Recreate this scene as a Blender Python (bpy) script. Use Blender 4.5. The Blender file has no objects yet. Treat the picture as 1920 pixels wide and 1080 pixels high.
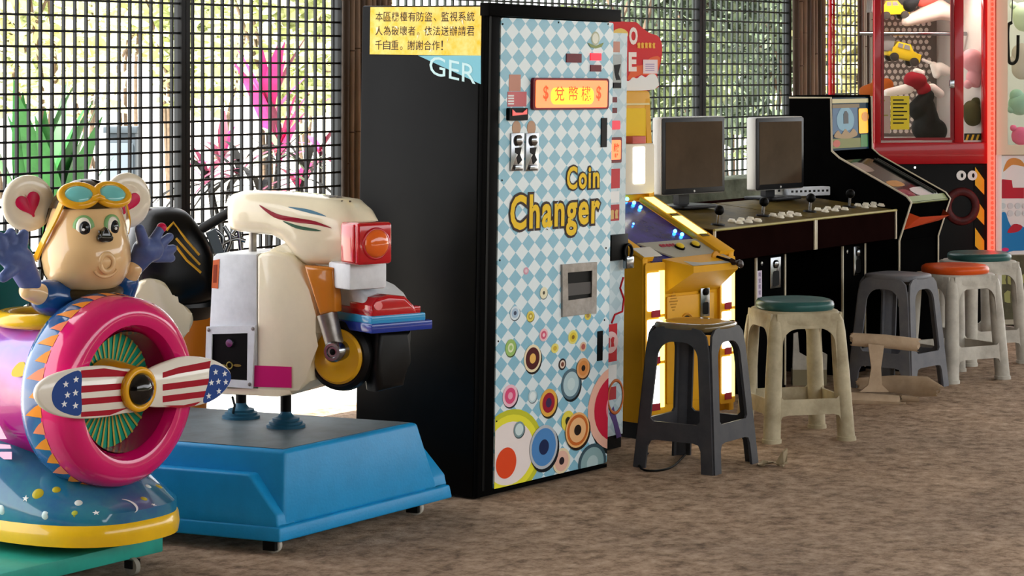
import bpy, bmesh, math, random
from mathutils import Vector, Matrix
from mathutils.geometry import tessellate_polygon

random.seed(7)
PI = math.pi
scene = bpy.context.scene
COL = scene.collection

# ---------------------------------------------------------------- camera
F = 4300.0                      # focal length in pixels of a 1920 x 1080 frame
CX, HY, CH = 960.0, 130.0, 1.4  # principal column, horizon row, camera height
cam_data = bpy.data.cameras.new('camera')
cam_data.sensor_width = 36.0
cam_data.lens = F / 1920.0 * 36.0
cam_data.shift_y = -(540.0 - HY) / 1920.0
cam_data.clip_end = 300
cam = bpy.data.objects.new('camera', cam_data)
cam.location = (0, 0, CH)
cam.rotation_euler = (PI / 2, 0, 0)
COL.objects.link(cam)
scene.camera = cam

# ---------------------------------------------------------------- light
ROW = math.radians(54.2)        # the row of machines runs along this direction
RX, RY = math.cos(ROW), math.sin(ROW)
world = bpy.data.worlds.new('sky')
scene.world = world
world.use_nodes = True
wn = world.node_tree.nodes
wn['Background'].inputs['Color'].default_value = (0.97, 0.98, 1.0, 1)
wn['Background'].inputs['Strength'].default_value = 1.7
sun_data = bpy.data.lights.new('sun', 'SUN')
sun_data.energy = 8.0
sun_data.angle = math.radians(0.6)
sun_data.color = (1.0, 0.95, 0.86)
sun = bpy.data.objects.new('sun', sun_data)
sd = Vector((RX * 0.62, RY * 0.62, -0.8)) + Vector((-RY, RX, 0)) * -0.12
sun.rotation_euler = sd.to_track_quat('-Z', 'Y').to_euler()
COL.objects.link(sun)
vs = scene.view_settings
vs.view_transform = 'Standard'
vs.look = 'None'
vs.gamma = 1.0
vs.use_curve_mapping = False
vs.exposure = 1.45

# ---------------------------------------------------------------- helpers
def lin(h):
    h = h.lstrip('#')
    c = [int(h[i:i + 2], 16) / 255 for i in (0, 2, 4)]
    return tuple(x / 12.92 if x <= 0.04045 else ((x + 0.055) / 1.055) ** 2.4 for x in c) + (1.0,)

MATS = {}
def mat(name, hexc, rough=0.5, metal=0.0, noise=0.0, nscale=12.0, dirt=None, dirt_amt=0.4, bump=0.0,
        bscale=60.0, emit=0.0, coat=0.0, spec=0.2, trans=0.0, stretch=None):
    if name in MATS:
        return MATS[name]
    m = bpy.data.materials.new(name)
    m.use_nodes = True
    nt = m.node_tree
    b = nt.nodes['Principled BSDF']
    col = lin(hexc)
    b.inputs['Base Color'].default_value = col
    b.inputs['Roughness'].default_value = rough
    b.inputs['Metallic'].default_value = metal
    b.inputs['Specular IOR Level'].default_value = spec
    b.inputs['Coat Weight'].default_value = coat
    b.inputs['Coat Roughness'].default_value = 0.06
    b.inputs['Transmission Weight'].default_value = trans
    if emit:
        b.inputs['Emission Color'].default_value = col
        b.inputs['Emission Strength'].default_value = emit
    tc = None
    if noise or dirt or bump:
        tc = nt.nodes.new('ShaderNodeTexCoord')
        mp = nt.nodes.new('ShaderNodeMapping')
        nt.links.new(tc.outputs['Object'], mp.inputs['Vector'])
        if stretch:
            mp.inputs['Scale'].default_value = stretch
    if noise or dirt:
        n = nt.nodes.new('ShaderNodeTexNoise')
        n.inputs['Scale'].default_value = nscale
        n.inputs['Detail'].default_value = 6
        n.inputs['Roughness'].default_value = 0.65
        nt.links.new(mp.outputs['Vector'], n.inputs['Vector'])
        r = nt.nodes.new('ShaderNodeValToRGB')
        if dirt:
            r.color_ramp.elements[0].position = 0.5 - 0.16
            r.color_ramp.elements[1].position = 0.5 + 0.22
            r.color_ramp.elements[0].color = col
            d = lin(dirt)
            r.color_ramp.elements[1].color = tuple(col[i] * (1 - dirt_amt) + d[i] * dirt_amt for i in range(3)) + (1,)
        else:
            r.color_ramp.elements[0].position = 0.3
            r.color_ramp.elements[1].position = 0.7
            r.color_ramp.elements[0].color = tuple(c * (1 - noise) for c in col[:3]) + (1,)
            r.color_ramp.elements[1].color = tuple(min(1, c * (1 + noise)) for c in col[:3]) + (1,)
        nt.links.new(n.outputs['Fac'], r.inputs['Fac'])
        nt.links.new(r.outputs['Color'], b.inputs['Base Color'])
    if bump:
        n2 = nt.nodes.new('ShaderNodeTexNoise')
        n2.inputs['Scale'].default_value = bscale
        n2.inputs['Detail'].default_value = 5
        nt.links.new(mp.outputs['Vector'], n2.inputs['Vector'])
        bp = nt.nodes.new('ShaderNodeBump')
        bp.inputs['Strength'].default_value = bump
        bp.inputs['Distance'].default_value = 0.01
        nt.links.new(n2.outputs['Fac'], bp.inputs['Height'])
        nt.links.new(bp.outputs['Normal'], b.inputs['Normal'])
    MATS[name] = m
    return m

def tag(o, label, cat, group=None, kind=None):
    if label: o['label'] = label
    if cat: o['category'] = cat
    if group: o['group'] = group
    if kind: o['kind'] = kind
    return o

def root(name, label, cat, loc=(0, 0, 0), phi=0.0, group=None, tilt=0.0):
    o = bpy.data.objects.new(name, None)
    o.empty_display_size = 0.1
    COL.objects.link(o)
    M = Matrix.Translation(Vector(loc)) @ Matrix.Rotation(tilt, 4, 'Y') @ Matrix.Rotation(phi, 4, 'Z')
    o.matrix_world = M
    tag(o, label, cat, group)
    return o, M

def mk(name, verts, faces, m, parent=None, smooth=False, mi=None, xf=None, auto=None):
    me = bpy.data.meshes.new(name)
    if xf is not None:
        verts = [xf @ Vector(v) for v in verts]
    me.from_pydata([tuple(v) for v in verts], [], faces)
    bm = bmesh.new(); bm.from_mesh(me)
    bmesh.ops.recalc_face_normals(bm, faces=bm.faces)
    bm.to_mesh(me); bm.free()
    for mm in (m if isinstance(m, (list, tuple)) else [m]):
        me.materials.append(mm)
    if mi:
        for p, i in zip(me.polygons, mi): p.material_index = i
    if smooth:
        me.polygons.foreach_set('use_smooth', [True] * len(me.polygons))
        if auto is not None:
            me.set_sharp_from_angle(angle=math.radians(auto))
    o = bpy.data.objects.new(name, me)
    COL.objects.link(o)
    if parent is not None: o.parent = parent
    return o

def bm_obj(name, bm, m, parent=None, smooth=False, auto=None, xf=None):
    if xf is not None: bmesh.ops.transform(bm, matrix=xf, verts=bm.verts)
    bmesh.ops.recalc_face_normals(bm, faces=bm.faces)
    me = bpy.data.meshes.new(name)
    bm.to_mesh(me); bm.free()
    me.materials.append(m)
    if smooth:
        me.polygons.foreach_set('use_smooth', [True] * len(me.polygons))
        if auto is not None: me.set_sharp_from_angle(angle=math.radians(auto))
    o = bpy.data.objects.new(name, me)
    COL.objects.link(o)
    if parent is not None: o.parent = parent
    return o

def box(name, x, y, z, m, parent=None, bev=0.0, seg=2, xf=None):
    bm = bmesh.new()
    bmesh.ops.create_cube(bm, size=1)
    for v in bm.verts:
        v.co = Vector((x[0] if v.co.x < 0 else x[1], y[0] if v.co.y < 0 else y[1], z[0] if v.co.z < 0 else z[1]))
    if bev:
        bmesh.ops.bevel(bm, geom=list(bm.edges), offset=bev, segments=seg, profile=0.5, affect='EDGES')
    return bm_obj(name, bm, m, parent, smooth=bool(bev), auto=35, xf=xf)

class Fr:                                   # a drawing plane: origin, right, up, outward
    def __init__(s, o, u, v, w):
        s.o, s.u, s.v, s.w = Vector(o), Vector(u), Vector(v), Vector(w)
    def p(s, a, b, c=0.0):
        return s.o + s.u * a + s.v * b + s.w * c
def FRONT(y=0.0): return Fr((0, y, 0), (1, 0, 0), (0, 0, 1), (0, -1, 0))
def LEFT(x=0.0): return Fr((x, 0, 0), (0, -1, 0), (0, 0, 1), (-1, 0, 0))
def RIGHT(x=0.0): return Fr((x, 0, 0), (0, 1, 0), (0, 0, 1), (1, 0, 0))
def TOP(z=0.0): return Fr((0, 0, z), (1, 0, 0), (0, 1, 0), (0, 0, 1))

CAM = Vector((0, 0, CH))
def ray(px, py):
    return Vector(((px - CX) / F, 1.0, (HY - py) / F))
def floor_at(px, py, z=0.0):                # where a sight line meets a level plane
    d = ray(px, py); t = (z - CH) / d.z
    return CAM + d * t
def on(M, fr, px, py):                      # where a sight line meets a plane of a thing, in that plane's own units
    Mi = M.inverted()
    o = Mi @ CAM; d = (Mi.to_3x3() @ ray(px, py))
    n = fr.u.cross(fr.v)
    t = (fr.o - o).dot(n) / d.dot(n)
    q = o + d * t - fr.o
    uu, uv, vv = fr.u.dot(fr.u), fr.u.dot(fr.v), fr.v.dot(fr.v)
    a, b = q.dot(fr.u), q.dot(fr.v)
    det = uu * vv - uv * uv
    return ((a * vv - b * uv) / det, (b * uu - a * uv) / det)

def prism(name, outer, fr, d, m, parent=None, holes=(), d0=0.0, bev=0.0, smooth=False, auto=35, seg=2, xf=None):
    """an outline on a plane given thickness d outward from d0"""
    loops = [list(outer)] + [list(h) for h in holes]
    if not holes:
        bm = bmesh.new()
        a = [bm.verts.new(fr.p(u, v, d0)) for u, v in outer]
        b = [bm.verts.new(fr.p(u, v, d0 + d)) for u, v in outer]
        n = len(a)
        bm.faces.new(a); bm.faces.new(b)
        for i in range(n):
            bm.faces.new((a[i], a[(i + 1) % n], b[(i + 1) % n], b[i]))
        if bev:
            cap = [e for e in bm.edges if (e.verts[0] in b and e.verts[1] in b) or (e.verts[0] in a and e.verts[1] in a)]
            bmesh.ops.bevel(bm, geom=cap, offset=bev, segments=seg, profile=0.5, affect='EDGES')
            smooth = True
        return bm_obj(name, bm, m, parent, smooth=smooth, auto=auto, xf=xf)
    flat = [p for l in loops for p in l]
    tris = tessellate_polygon([[Vector((u, v, 0)) for u, v in l] for l in loops])
    n = len(flat)
    V = [fr.p(u, v, d0) for u, v in flat] + [fr.p(u, v, d0 + d) for u, v in flat]
    Fs = [tuple(t) for t in tris] + [tuple(i + n for i in t) for t in tris]
    k = 0
    for l in loops:
        c = len(l)
        for i in range(c):
            j = (i + 1) % c
            Fs.append((k + i, k + j, k + j + n, k + i + n))
        k += c
    return mk(name, V, Fs, m, parent, smooth=smooth, auto=auto, xf=xf)

def rect(x0, x1, y0, y1): return [(x0, y0), (x1, y0), (x1, y1), (x0, y1)]
def rrect(x0, x1, y0, y1, r, n=4):
    pts = []
    for cx, cy, a0 in ((x1 - r, y0 + r, -90), (x1 - r, y1 - r, 0), (x0 + r, y1 - r, 90), (x0 + r, y0 + r, 180)):
        for i in range(n + 1):
            a = math.radians(a0 + 90 * i / n)
            pts.append((cx + r * math.cos(a), cy + r * math.sin(a)))
    return pts
def ell(cx, cy, rx, ry=None, n=28, a0=0.0):
    ry = rx if ry is None else ry
    return [(cx + rx * math.cos(a0 + 2 * PI * i / n), cy + ry * math.sin(a0 + 2 * PI * i / n)) for i in range(n)]
def clip(poly, x0, x1, y0, y1):
    def cut(ps, ins, inter):
        out = []
        for i, p in enumerate(ps):
            q = ps[i - 1]
            if ins(p):
                if not ins(q): out.append(inter(q, p))
                out.append(p)
            elif ins(q): out.append(inter(q, p))
        return out
    def ix(x): return lambda a, b: (x, a[1] + (b[1] - a[1]) * (x - a[0]) / (b[0] - a[0]))
    def iy(y): return lambda a, b: (a[0] + (b[0] - a[0]) * (y - a[1]) / (b[1] - a[1]), y)
    poly = cut(poly, lambda p: p[0] >= x0, ix(x0))
    if poly: poly = cut(poly, lambda p: p[0] <= x1, ix(x1))
    if poly: poly = cut(poly, lambda p: p[1] >= y0, iy(y0))
    if poly: poly = cut(poly, lambda p: p[1] <= y1, iy(y1))
    return poly

def loft(name, rings, m, parent=None, caps=True, smooth=True, auto=50, xf=None, closed=True):
    n = len(rings[0])
    V = [p for r in rings for p in r]
    Fs = []
    for i in range(len(rings) - 1):
        for j in range(n if closed else n - 1):
            k = (j + 1) % n
            Fs.append((i * n + j, i * n + k, (i + 1) * n + k, (i + 1) * n + j))
    if caps:
        Fs.append(tuple(range(n))); Fs.append(tuple((len(rings) - 1) * n + j for j in range(n)))
    return mk(name, V, Fs, m, parent, smooth=smooth, auto=auto, xf=xf)

def lathe(name, prof, m, parent=None, n=32, xf=None, auto=40, fr=None, sx=1.0, sy=1.0, caps=True):
    """profile of (radius, height) turned about the plane's outward axis"""
    fr = fr or TOP(0)
    rings = [[fr.p(r * math.cos(2 * PI * j / n) * sx, r * math.sin(2 * PI * j / n) * sy, h) for j in range(n)] for r, h in prof]
    return loft(name, rings, m, parent, caps=caps, auto=auto, xf=xf)

def tube_geo(pts, r, n=10):
    pts = [Vector(p) for p in pts]
    rs = r if isinstance(r, (list, tuple)) else [r] * len(pts)
    rings = []
    t0 = (pts[1] - pts[0]).normalized()
    up = Vector((0, 0, 1)) if abs(t0.z) < 0.9 else Vector((1, 0, 0))
    a = t0.cross(up).normalized()
    for i, p in enumerate(pts):
        if i == 0: t = t0
        elif i == len(pts) - 1: t = (pts[i] - pts[i - 1]).normalized()
        else: t = ((pts[i + 1] - pts[i]).normalized() + (pts[i] - pts[i - 1]).normalized()).normalized()
        a = (a - t * a.dot(t)).normalized()
        b = t.cross(a)
        rings.append([p + (a * math.cos(2 * PI * j / n) + b * math.sin(2 * PI * j / n)) * rs[i] for j in range(n)])
    return rings
def tube(name, pts, r, m, parent=None, n=10, xf=None, auto=60):
    return loft(name, tube_geo(pts, r, n), m, parent, xf=xf, auto=auto)
def bez(p, n=12):
    """a smooth line through control points (Catmull-Rom)"""
    p = [Vector(q) for q in p]
    out = []
    for i in range(len(p) - 1):
        a = p[i - 1] if i else p[0] * 2 - p[1]
        b, c = p[i], p[i + 1]
        d = p[i + 2] if i + 2 < len(p) else p[-1] * 2 - p[-2]
        for k in range(n):
            t = k / n
            out.append(0.5 * ((2 * b) + (c - a) * t + (2 * a - 5 * b + 4 * c - d) * t * t + (3 * b - a - 3 * c + d) * t ** 3))
    out.append(p[-1])
    return out
def spl(p, n=6, closed=True):
    """smooth closed outline through 2D points"""
    m_ = len(p); out = []
    for i in range(m_):
        a, b, c, d = (Vector(p[(i + k) % m_]) for k in (-1, 0, 1, 2))
        for k in range(n):
            t = k / n
            q = 0.5 * ((2 * b) + (c - a) * t + (2 * a - 5 * b + 4 * c - d) * t * t + (3 * b - a - 3 * c + d) * t ** 3)
            out.append((q.x, q.y))
    return out

def ball(name, c, r, m, parent=None, n=24, k=14, xf=None, rot=None):
    r = r if isinstance(r, (list, tuple)) else (r, r, r)
    V, Fs = [], []
    R = rot if rot is not None else Matrix.Identity(3)
    for i in range(k + 1):
        a = PI * i / k
        for j in range(n):
            b = 2 * PI * j / n
            V.append(Vector(c) + R @ Vector((r[0] * math.sin(a) * math.cos(b), r[1] * math.sin(a) * math.sin(b), r[2] * math.cos(a))))
    for i in range(k):
        for j in range(n):
            q = (j + 1) % n
            Fs.append((i * n + j, i * n + q, (i + 1) * n + q, (i + 1) * n + j))
    o = mk(name, V, Fs, m, parent, smooth=True, xf=xf)
    bm = bmesh.new(); bm.from_mesh(o.data)
    bmesh.ops.remove_doubles(bm, verts=bm.verts, dist=1e-6)
    bmesh.ops.recalc_face_normals(bm, faces=bm.faces)
    bm.to_mesh(o.data); bm.free()
    return o

def torus(name, R, r, m, parent=None, fr=None, n=48, k=14, sx=1.0, sy=1.0, xf=None, rw=None):
    fr = fr or TOP(0); rw = rw or r
    V, Fs = [], []
    for i in range(n):
        a = 2 * PI * i / n
        for j in range(k):
            b = 2 * PI * j / k
            q = R + r * math.cos(b)
            V.append(fr.p(q * math.cos(a) * sx, q * math.sin(a) * sy, rw * math.sin(b)))
    for i in range(n):
        for j in range(k):
            Fs.append((i * k + j, ((i + 1) % n) * k + j, ((i + 1) % n) * k + (j + 1) % k, i * k + (j + 1) % k))
    return mk(name, V, Fs, m, parent, smooth=True, xf=xf)

def blob(name, caps, m, parent=None, voxel=0.006, xf=None, smooth_it=4):
    """capsules ((a), ra, (b), rb) melted into one continuous skin"""
    V, Fs = [], []
    for a, ra, b, rb in caps:
        a, b = Vector(a), Vector(b)
        ax = (b - a)
        L = ax.length
        if L < 1e-6: ax = Vector((0, 0, 1)); 
        ax = ax.normalized()
        s = ax.cross(Vector((0, 0, 1)) if abs(ax.z) < 0.9 else Vector((1, 0, 0))).normalized()
        t = ax.cross(s)
        n, k0 = 16, len(V)
        prof = [(-math.cos(x) * ra, math.sin(x) * ra, 0) for x in [PI / 2 * i / 5 for i in range(6)]] + \
               [(math.sin(x) * rb, math.cos(x) * rb, 1) for x in [PI / 2 * i / 5 for i in range(6)]]
        for h, r, e in prof:
            c = (b if e else a) + ax * h
            r = max(r, 1e-4)
            for j in range(n):
                V.append(c + (s * math.cos(2 * PI * j / n) + t * math.sin(2 * PI * j / n)) * r)
        for i in range(len(prof) - 1):
            for j in range(n):
                q = (j + 1) % n
                Fs.append((k0 + i * n + j, k0 + i * n + q, k0 + (i + 1) * n + q, k0 + (i + 1) * n + j))
        Fs.append(tuple(k0 + j for j in range(n))); Fs.append(tuple(k0 + (len(prof) - 1) * n + j for j in range(n)))
    o = mk(name, V, Fs, m, None, smooth=True, xf=xf)
    md = o.modifiers.new('r', 'REMESH'); md.mode = 'VOXEL'; md.voxel_size = voxel; md.use_smooth_shade = True
    ms = o.modifiers.new('s', 'SMOOTH'); ms.iterations = smooth_it; ms.factor = 0.5
    dg = bpy.context.evaluated_depsgraph_get()
    me = bpy.data.meshes.new_from_object(o.evaluated_get(dg))
    o.modifiers.clear()
    old = o.data; o.data = me; me.name = name
    bpy.data.meshes.remove(old)
    if not me.materials: me.materials.append(m)
    if parent is not None: o.parent = parent
    return o

_txt = {}
def text_mesh(body, offset=0.0, spc=1.0):
    key = (body, offset, spc)
    if key in _txt: return _txt[key]
    cu = bpy.data.curves.new('t', 'FONT')
    cu.body = body; cu.size = 1.0; cu.offset = offset; cu.resolution_u = 3; cu.space_character = spc
    o = bpy.data.objects.new('t', cu); COL.objects.link(o)
    dg = bpy.context.evaluated_depsgraph_get(); dg.update()
    me = bpy.data.meshes.new_from_object(o.evaluated_get(dg))
    V = [tuple(v.co) for v in me.vertices]; Fs = [tuple(p.vertices) for p in me.polygons]
    bpy.data.objects.remove(o); bpy.data.curves.remove(cu); bpy.data.meshes.remove(me)
    _txt[key] = (V, Fs)
    return V, Fs
def text(name, body, bx, fr, m, parent, d0=0.0006, off=0.0, base_off=None, xf=None, shear=0.0, spc=1.0):
    """flat lettering fitted into the rectangle bx of a plane"""
    V0, _ = text_mesh(body, base_off if base_off is not None else off, spc)
    V, Fs = text_mesh(body, off, spc)
    xs = [v[0] for v in V0]; ys = [v[1] for v in V0]
    x0, x1, y0, y1 = min(xs), max(xs), min(ys), max(ys)
    sx = (bx[1] - bx[0]) / (x1 - x0); sy = (bx[3] - bx[2]) / (y1 - y0)
    W = []
    for v in V:
        u = bx[0] + (v[0] - x0) * sx; w = bx[2] + (v[1] - y0) * sy
        W.append(fr.p(u, w + shear * (u - bx[0]), d0))
    o = mk(name, W, Fs, m, parent, xf=xf)
    return o

def marks(name, n, bx, fr, m, parent, d0=0.0006, vertical=False):
    """print too small to read in the photograph: a row of character-sized marks"""
    rnd = random.Random(n * 31 + len(name))
    for i in range(n):
        x0, x1, y0, y1 = bx
        if vertical:
            s = (y1 - y0) / n; y0, y1 = y1 - s * (i + .85), y1 - s * i
        else:
            s = (x1 - x0) / n; x0, x1 = x0 + s * i, x0 + s * (i + .82)
        w, h = x1 - x0, y1 - y0
        c = rnd.uniform(.3, .6)
        q = [(rnd.uniform(0, .12), rnd.uniform(0, .2)), (.5, rnd.uniform(0, .25)), (1, rnd.uniform(0, .15)), (rnd.uniform(.8, 1), c), (1, .9), (rnd.uniform(.4, .6), 1), (0, rnd.uniform(.75, .95)), (rnd.uniform(0, .2), c)]
        prism(name, [(x0 + w * a, y0 + h * b) for a, b in q], fr, .0003, m, parent, d0=d0)

def decal(name, obj, M, px, m, parent, lift=.0015, smooth_n=4):
    """paint on a curved skin: an outline of picture points dropped onto the mesh"""
    Mi_ = M.inverted(); o = Mi_ @ CAM; pts2 = spl(px, smooth_n) if smooth_n else list(px)
    V = []
    for p in pts2:
        d = (Mi_.to_3x3() @ ray(*p)).normalized()
        ok, loc, n, _ = obj.ray_cast(o, d)
        if not ok: return None
        V.append(loc + n * lift)
    tris = tessellate_polygon([[Vector((a, b, 0)) for a, b in pts2]])
    return mk(name, V, [tuple(t) for t in tris], m, parent, smooth=True)

def child_of(o, parent):
    o.parent = parent
    return o

def copy_tree(o, parent=None):
    c = o.copy(); COL.objects.link(c); c.parent = parent
    for ch in [x for x in bpy.data.objects if x.parent == o]: copy_tree(ch, c)
    return c

# ---------------------------------------------------------------- setting
RM = Matrix.Translation(Vector((-0.092, 7.478, 0))) @ Matrix.Rotation(ROW, 4, 'Z')   # x along the row, y behind it
def rowp(x, y, z=0.0): return RM @ Vector((x, y, z))
FY = 1.6                                           # the fence line behind the machines

def floor_material():
    m = bpy.data.materials.new('worn_dirt_concrete'); m.use_nodes = True
    nt = m.node_tree; b = nt.nodes['Principled BSDF']
    tc = nt.nodes.new('ShaderNodeTexCoord')
    def noise(s, det, rough):
        n = nt.nodes.new('ShaderNodeTexNoise')
        n.inputs['Scale'].default_value = s; n.inputs['Detail'].default_value = det
        n.inputs['Roughness'].default_value = rough
        nt.links.new(tc.outputs['Object'], n.inputs['Vector']); return n
    def ramp(n, stops):
        r = nt.nodes.new('ShaderNodeValToRGB')
        e = r.color_ramp.elements
        e[0].position, e[0].color = stops[0][0], lin(stops[0][1])
        e[1].position, e[1].color = stops[-1][0], lin(stops[-1][1])
        for p, c in stops[1:-1]:
            k = e.new(p); k.color = lin(c)
        nt.links.new(n.outputs['Fac'], r.inputs['Fac']); return r
    a = ramp(noise(3.2, 9, 0.68), [(0.3, '#75624f'), (0.5, '#ab9681'), (0.72, '#d2bca6')])
    c = ramp(noise(16, 8, 0.75), [(0.38, '#4e4034'), (0.5, '#bfa994'), (0.64, '#f2dfca')])
    d = ramp(noise(1.1, 4, 0.5), [(0.3, '#93806c'), (0.7, '#e8d5bf')])
    x1 = nt.nodes.new('ShaderNodeMixRGB'); x1.inputs[0].default_value = 0.5
    nt.links.new(a.outputs[0], x1.inputs[1]); nt.links.new(c.outputs[0], x1.inputs[2])
    x2 = nt.nodes.new('ShaderNodeMixRGB'); x2.blend_type = 'MULTIPLY'; x2.inputs[0].default_value = 0.55
    nt.links.new(x1.outputs[0], x2.inputs[1]); nt.links.new(d.outputs[0], x2.inputs[2])
    nt.links.new(x2.outputs[0], b.inputs['Base Color'])
    b.inputs['Roughness'].default_value = 0.95; b.inputs['Specular IOR Level'].default_value = 0.15
    bp = nt.nodes.new('ShaderNodeBump'); bp.inputs['Strength'].default_value = 0.7; bp.inputs['Distance'].default_value = 0.02
    n = noise(26, 7, 0.7)
    nt.links.new(n.outputs['Fac'], bp.inputs['Height']); nt.links.new(bp.outputs['Normal'], b.inputs['Normal'])
    return m

M_floor = floor_material()
M_ground = mat('sunlit_concrete', '#c9c4ba', 0.95, noise=0.12, nscale=2.0, bump=0.3, bscale=9)
M_white_wall = mat('whitewash', '#f0f1f2', 0.9, dirt='#9d9c96', dirt_amt=0.45, nscale=16, bump=0.4, bscale=30)
M_moss = mat('mossy_concrete', '#9aa592', 0.95, dirt='#3c4438', dirt_amt=0.8, nscale=9, bump=0.5, bscale=24)
M_roof = mat('roof_sheet', '#77736c', 0.8, noise=0.15)
M_steel = mat('black_painted_steel', '#15181b', 0.55)
M_galv = mat('grey_steel', '#2a312e', 0.6)
M_bamboo = mat('weathered_bamboo', '#8a735c', 0.6, dirt='#43342a', dirt_amt=0.85, nscale=14, stretch=(1, 1, 0.12))
M_bamd = mat('dark_bamboo', '#4a3a2c', 0.6, dirt='#2a2019', dirt_amt=0.8, nscale=14, stretch=(1, 1, 0.12))
M_node = mat('bamboo_joint', '#4d3b2d', 0.7)

def row_struct(name, x, y, z, m, kind='structure', bev=0.0):
    o = box(name, x, y, z, m, None, bev)
    o.matrix_world = RM
    o['kind'] = kind
    return o
row_struct('floor', (-12, 9), (-7.2, FY + 0.12), (-0.1, 0), M_floor)
g = box('ground_outside', (-60, 60), (-60, 60), (-0.3, -0.11), M_ground); g['kind'] = 'structure'
row_struct('ground_behind_fence', (-16, 60), (FY + 0.12, 60), (-0.1, -0.01), M_ground)
row_struct('light_blocker_left', (-10.6, -10.5), (-6.2, FY), (0, 2.95), mat('blocker_brown', '#3b322a', 0.8, noise=.3, nscale=3))  # unseen wall, added to darken the faces turned towards this end
row_struct('light_blocker_front', (-10.5, -5.0), (-6.2, -6.1), (0, 2.95), MATS['blocker_brown'])  # unseen wall, added to cut off light from the near left
row_struct('reflection_blocker', (-9, 45), (-10.6, -10.4), (-.1, 2.1), mat('blocker_olive', '#4a4a38', 0.9, noise=.4, nscale=2))  # unseen dark bank, added to keep reflections in the machine fronts dark
row_struct('ceiling', (-11, 9), (-6.2, FY + 0.15), (2.95, 3.0), M_roof)

def fx(px): return on(RM, FRONT(FY), px, 300)[0]   # where a column of the picture meets the fence line
CURB = 0.26
row_struct('wall_low', (fx(1120), fx(1500)), (FY - 0.3, FY - 0.1), (0, 0.86), M_moss, bev=0.02)

def grating(label, x0, x1, z0, z1, pitch=0.0545, bar_d=0.022, m=None):
    r, M = root('grating_fence', label, 'fence', rowp(x0, FY), ROW)
    L = x1 - x0
    w = 0.022
    prism('fence_frame', rect(0, L, z0, z1), FRONT(0.02), 0.04, M_steel, r, holes=[rect(w, L - w, z0 + w, z1 - w)])
    V, Fs = [], []
    def addbox(a, b, c, d, e, f):
        k = len(V)
        for x in (a, b):
            for y in (c, d):
                for z in (e, f): V.append((x, y, z))
        for q in ((0, 1, 3, 2), (4, 6, 7, 5), (0, 4, 5, 1), (2, 3, 7, 6), (0, 2, 6, 4), (1, 5, 7, 3)):
            Fs.append(tuple(k + i for i in q))
    n = max(1, round(L / pitch))
    for i in range(1, n):
        x = L * i / n
        addbox(x - 0.0032, x + 0.0032, -bar_d / 2, bar_d / 2, z0 + w, z1 - w)
    n = round((z1 - z0) / 0.0555)
    for i in range(1, n):
        z = z0 + (z1 - z0) * i / n
        addbox(w, L - w, -bar_d / 2 - 0.004, -bar_d / 2 + 0.003, z - 0.0042, z + 0.0042)
    o = mk('wire_grid', V, Fs, m or M_steel, r); o['kind'] = 'stuff'
    return r

Z0, Z1 = CURB, 2.7
grating('black steel grating fence panel at the far left behind the mouse ride', fx(-60), fx(341), Z0, Z1, bar_d=.014)
grating('black steel grating fence panel with pink leaves behind it, left of the bamboo poles', fx(342), fx(640), Z0, Z1, bar_d=.014)
grating('dark grating fence panel behind the coin changer and yellow arcade machine', fx(700), fx(1310), 0.1, Z1, bar_d=.013, m=M_galv)
grating('dark grating fence panel behind the second monitor, beside the far bamboo poles', fx(1311), fx(1478), 0.1, Z1, bar_d=.013, m=M_galv)
grating('dark grating fence panel seen through the red claw machine', fx(1535), fx(1660), 0.1, Z1, bar_d=.008)

def bamboo(label, x0, x1, n, zb=0.0):
    r, M = root('bamboo_screen', label, 'bamboo', rowp(x0, FY - 0.06, zb), ROW)
    L = x1 - x0
    for i in range(n):
        x = L * (i + 0.5) / n
        rr = L / n * 0.5 * random.uniform(0.88, 1.0)
        pts = [(x + random.uniform(-.003, .003), random.uniform(-.004, .004), z) for z in (0.0, 0.9, 1.8, 2.7)]
        p = tube('bamboo_pole', pts, rr, M_bamboo if i % 3 else M_bamd, r, n=10)
        z = random.uniform(0.1, 0.3)
        rings = []
        while z < 2.65:
            torus('joint', rr, 0.0025, M_node, p, fr=Fr((x, 0, z), (1, 0, 0), (0, 1, 0), (0, 0, 1)), n=10, k=5)
            z += random.uniform(0.28, 0.36)
    return r
bamboo('upright brown bamboo poles beside the coin changer side with the yellow notice', fx(622), fx(712), 9, CURB)
bamboo('upright dark bamboo poles behind the arcade cabinet, next to the red claw machine', fx(1471), fx(1526), 8)

M_bamboo, M_bb_ = mat('pale_bamboo', '#b9b2a4', 0.6, dirt='#7d766a', dirt_amt=0.6, nscale=14, stretch=(1, 1, 0.12)), M_bamboo
bamboo('pale grey bamboo poles seen through the side glass of the red claw machine', fx(1592), fx(1628), 8)
M_bamboo = M_bb_
# ---- greenery behind the fence
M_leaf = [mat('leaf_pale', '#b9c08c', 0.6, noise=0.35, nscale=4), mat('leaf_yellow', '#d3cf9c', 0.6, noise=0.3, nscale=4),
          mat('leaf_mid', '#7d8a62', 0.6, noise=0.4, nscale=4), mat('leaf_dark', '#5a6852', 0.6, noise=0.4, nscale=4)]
M_bark = mat('bark', '#5d4f42', 0.9, noise=0.3, nscale=20)
M_pink = mat('cordyline_pink', '#e0357f', 0.5, noise=0.3, nscale=9)
M_wine = mat('cordyline_wine', '#5c2236', 0.5, noise=0.4, nscale=9)
M_canna = mat('canna_green', '#27602b', 0.45, noise=0.35, nscale=8)
M_twig = mat('dark_twig', '#151413', 0.8)

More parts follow.
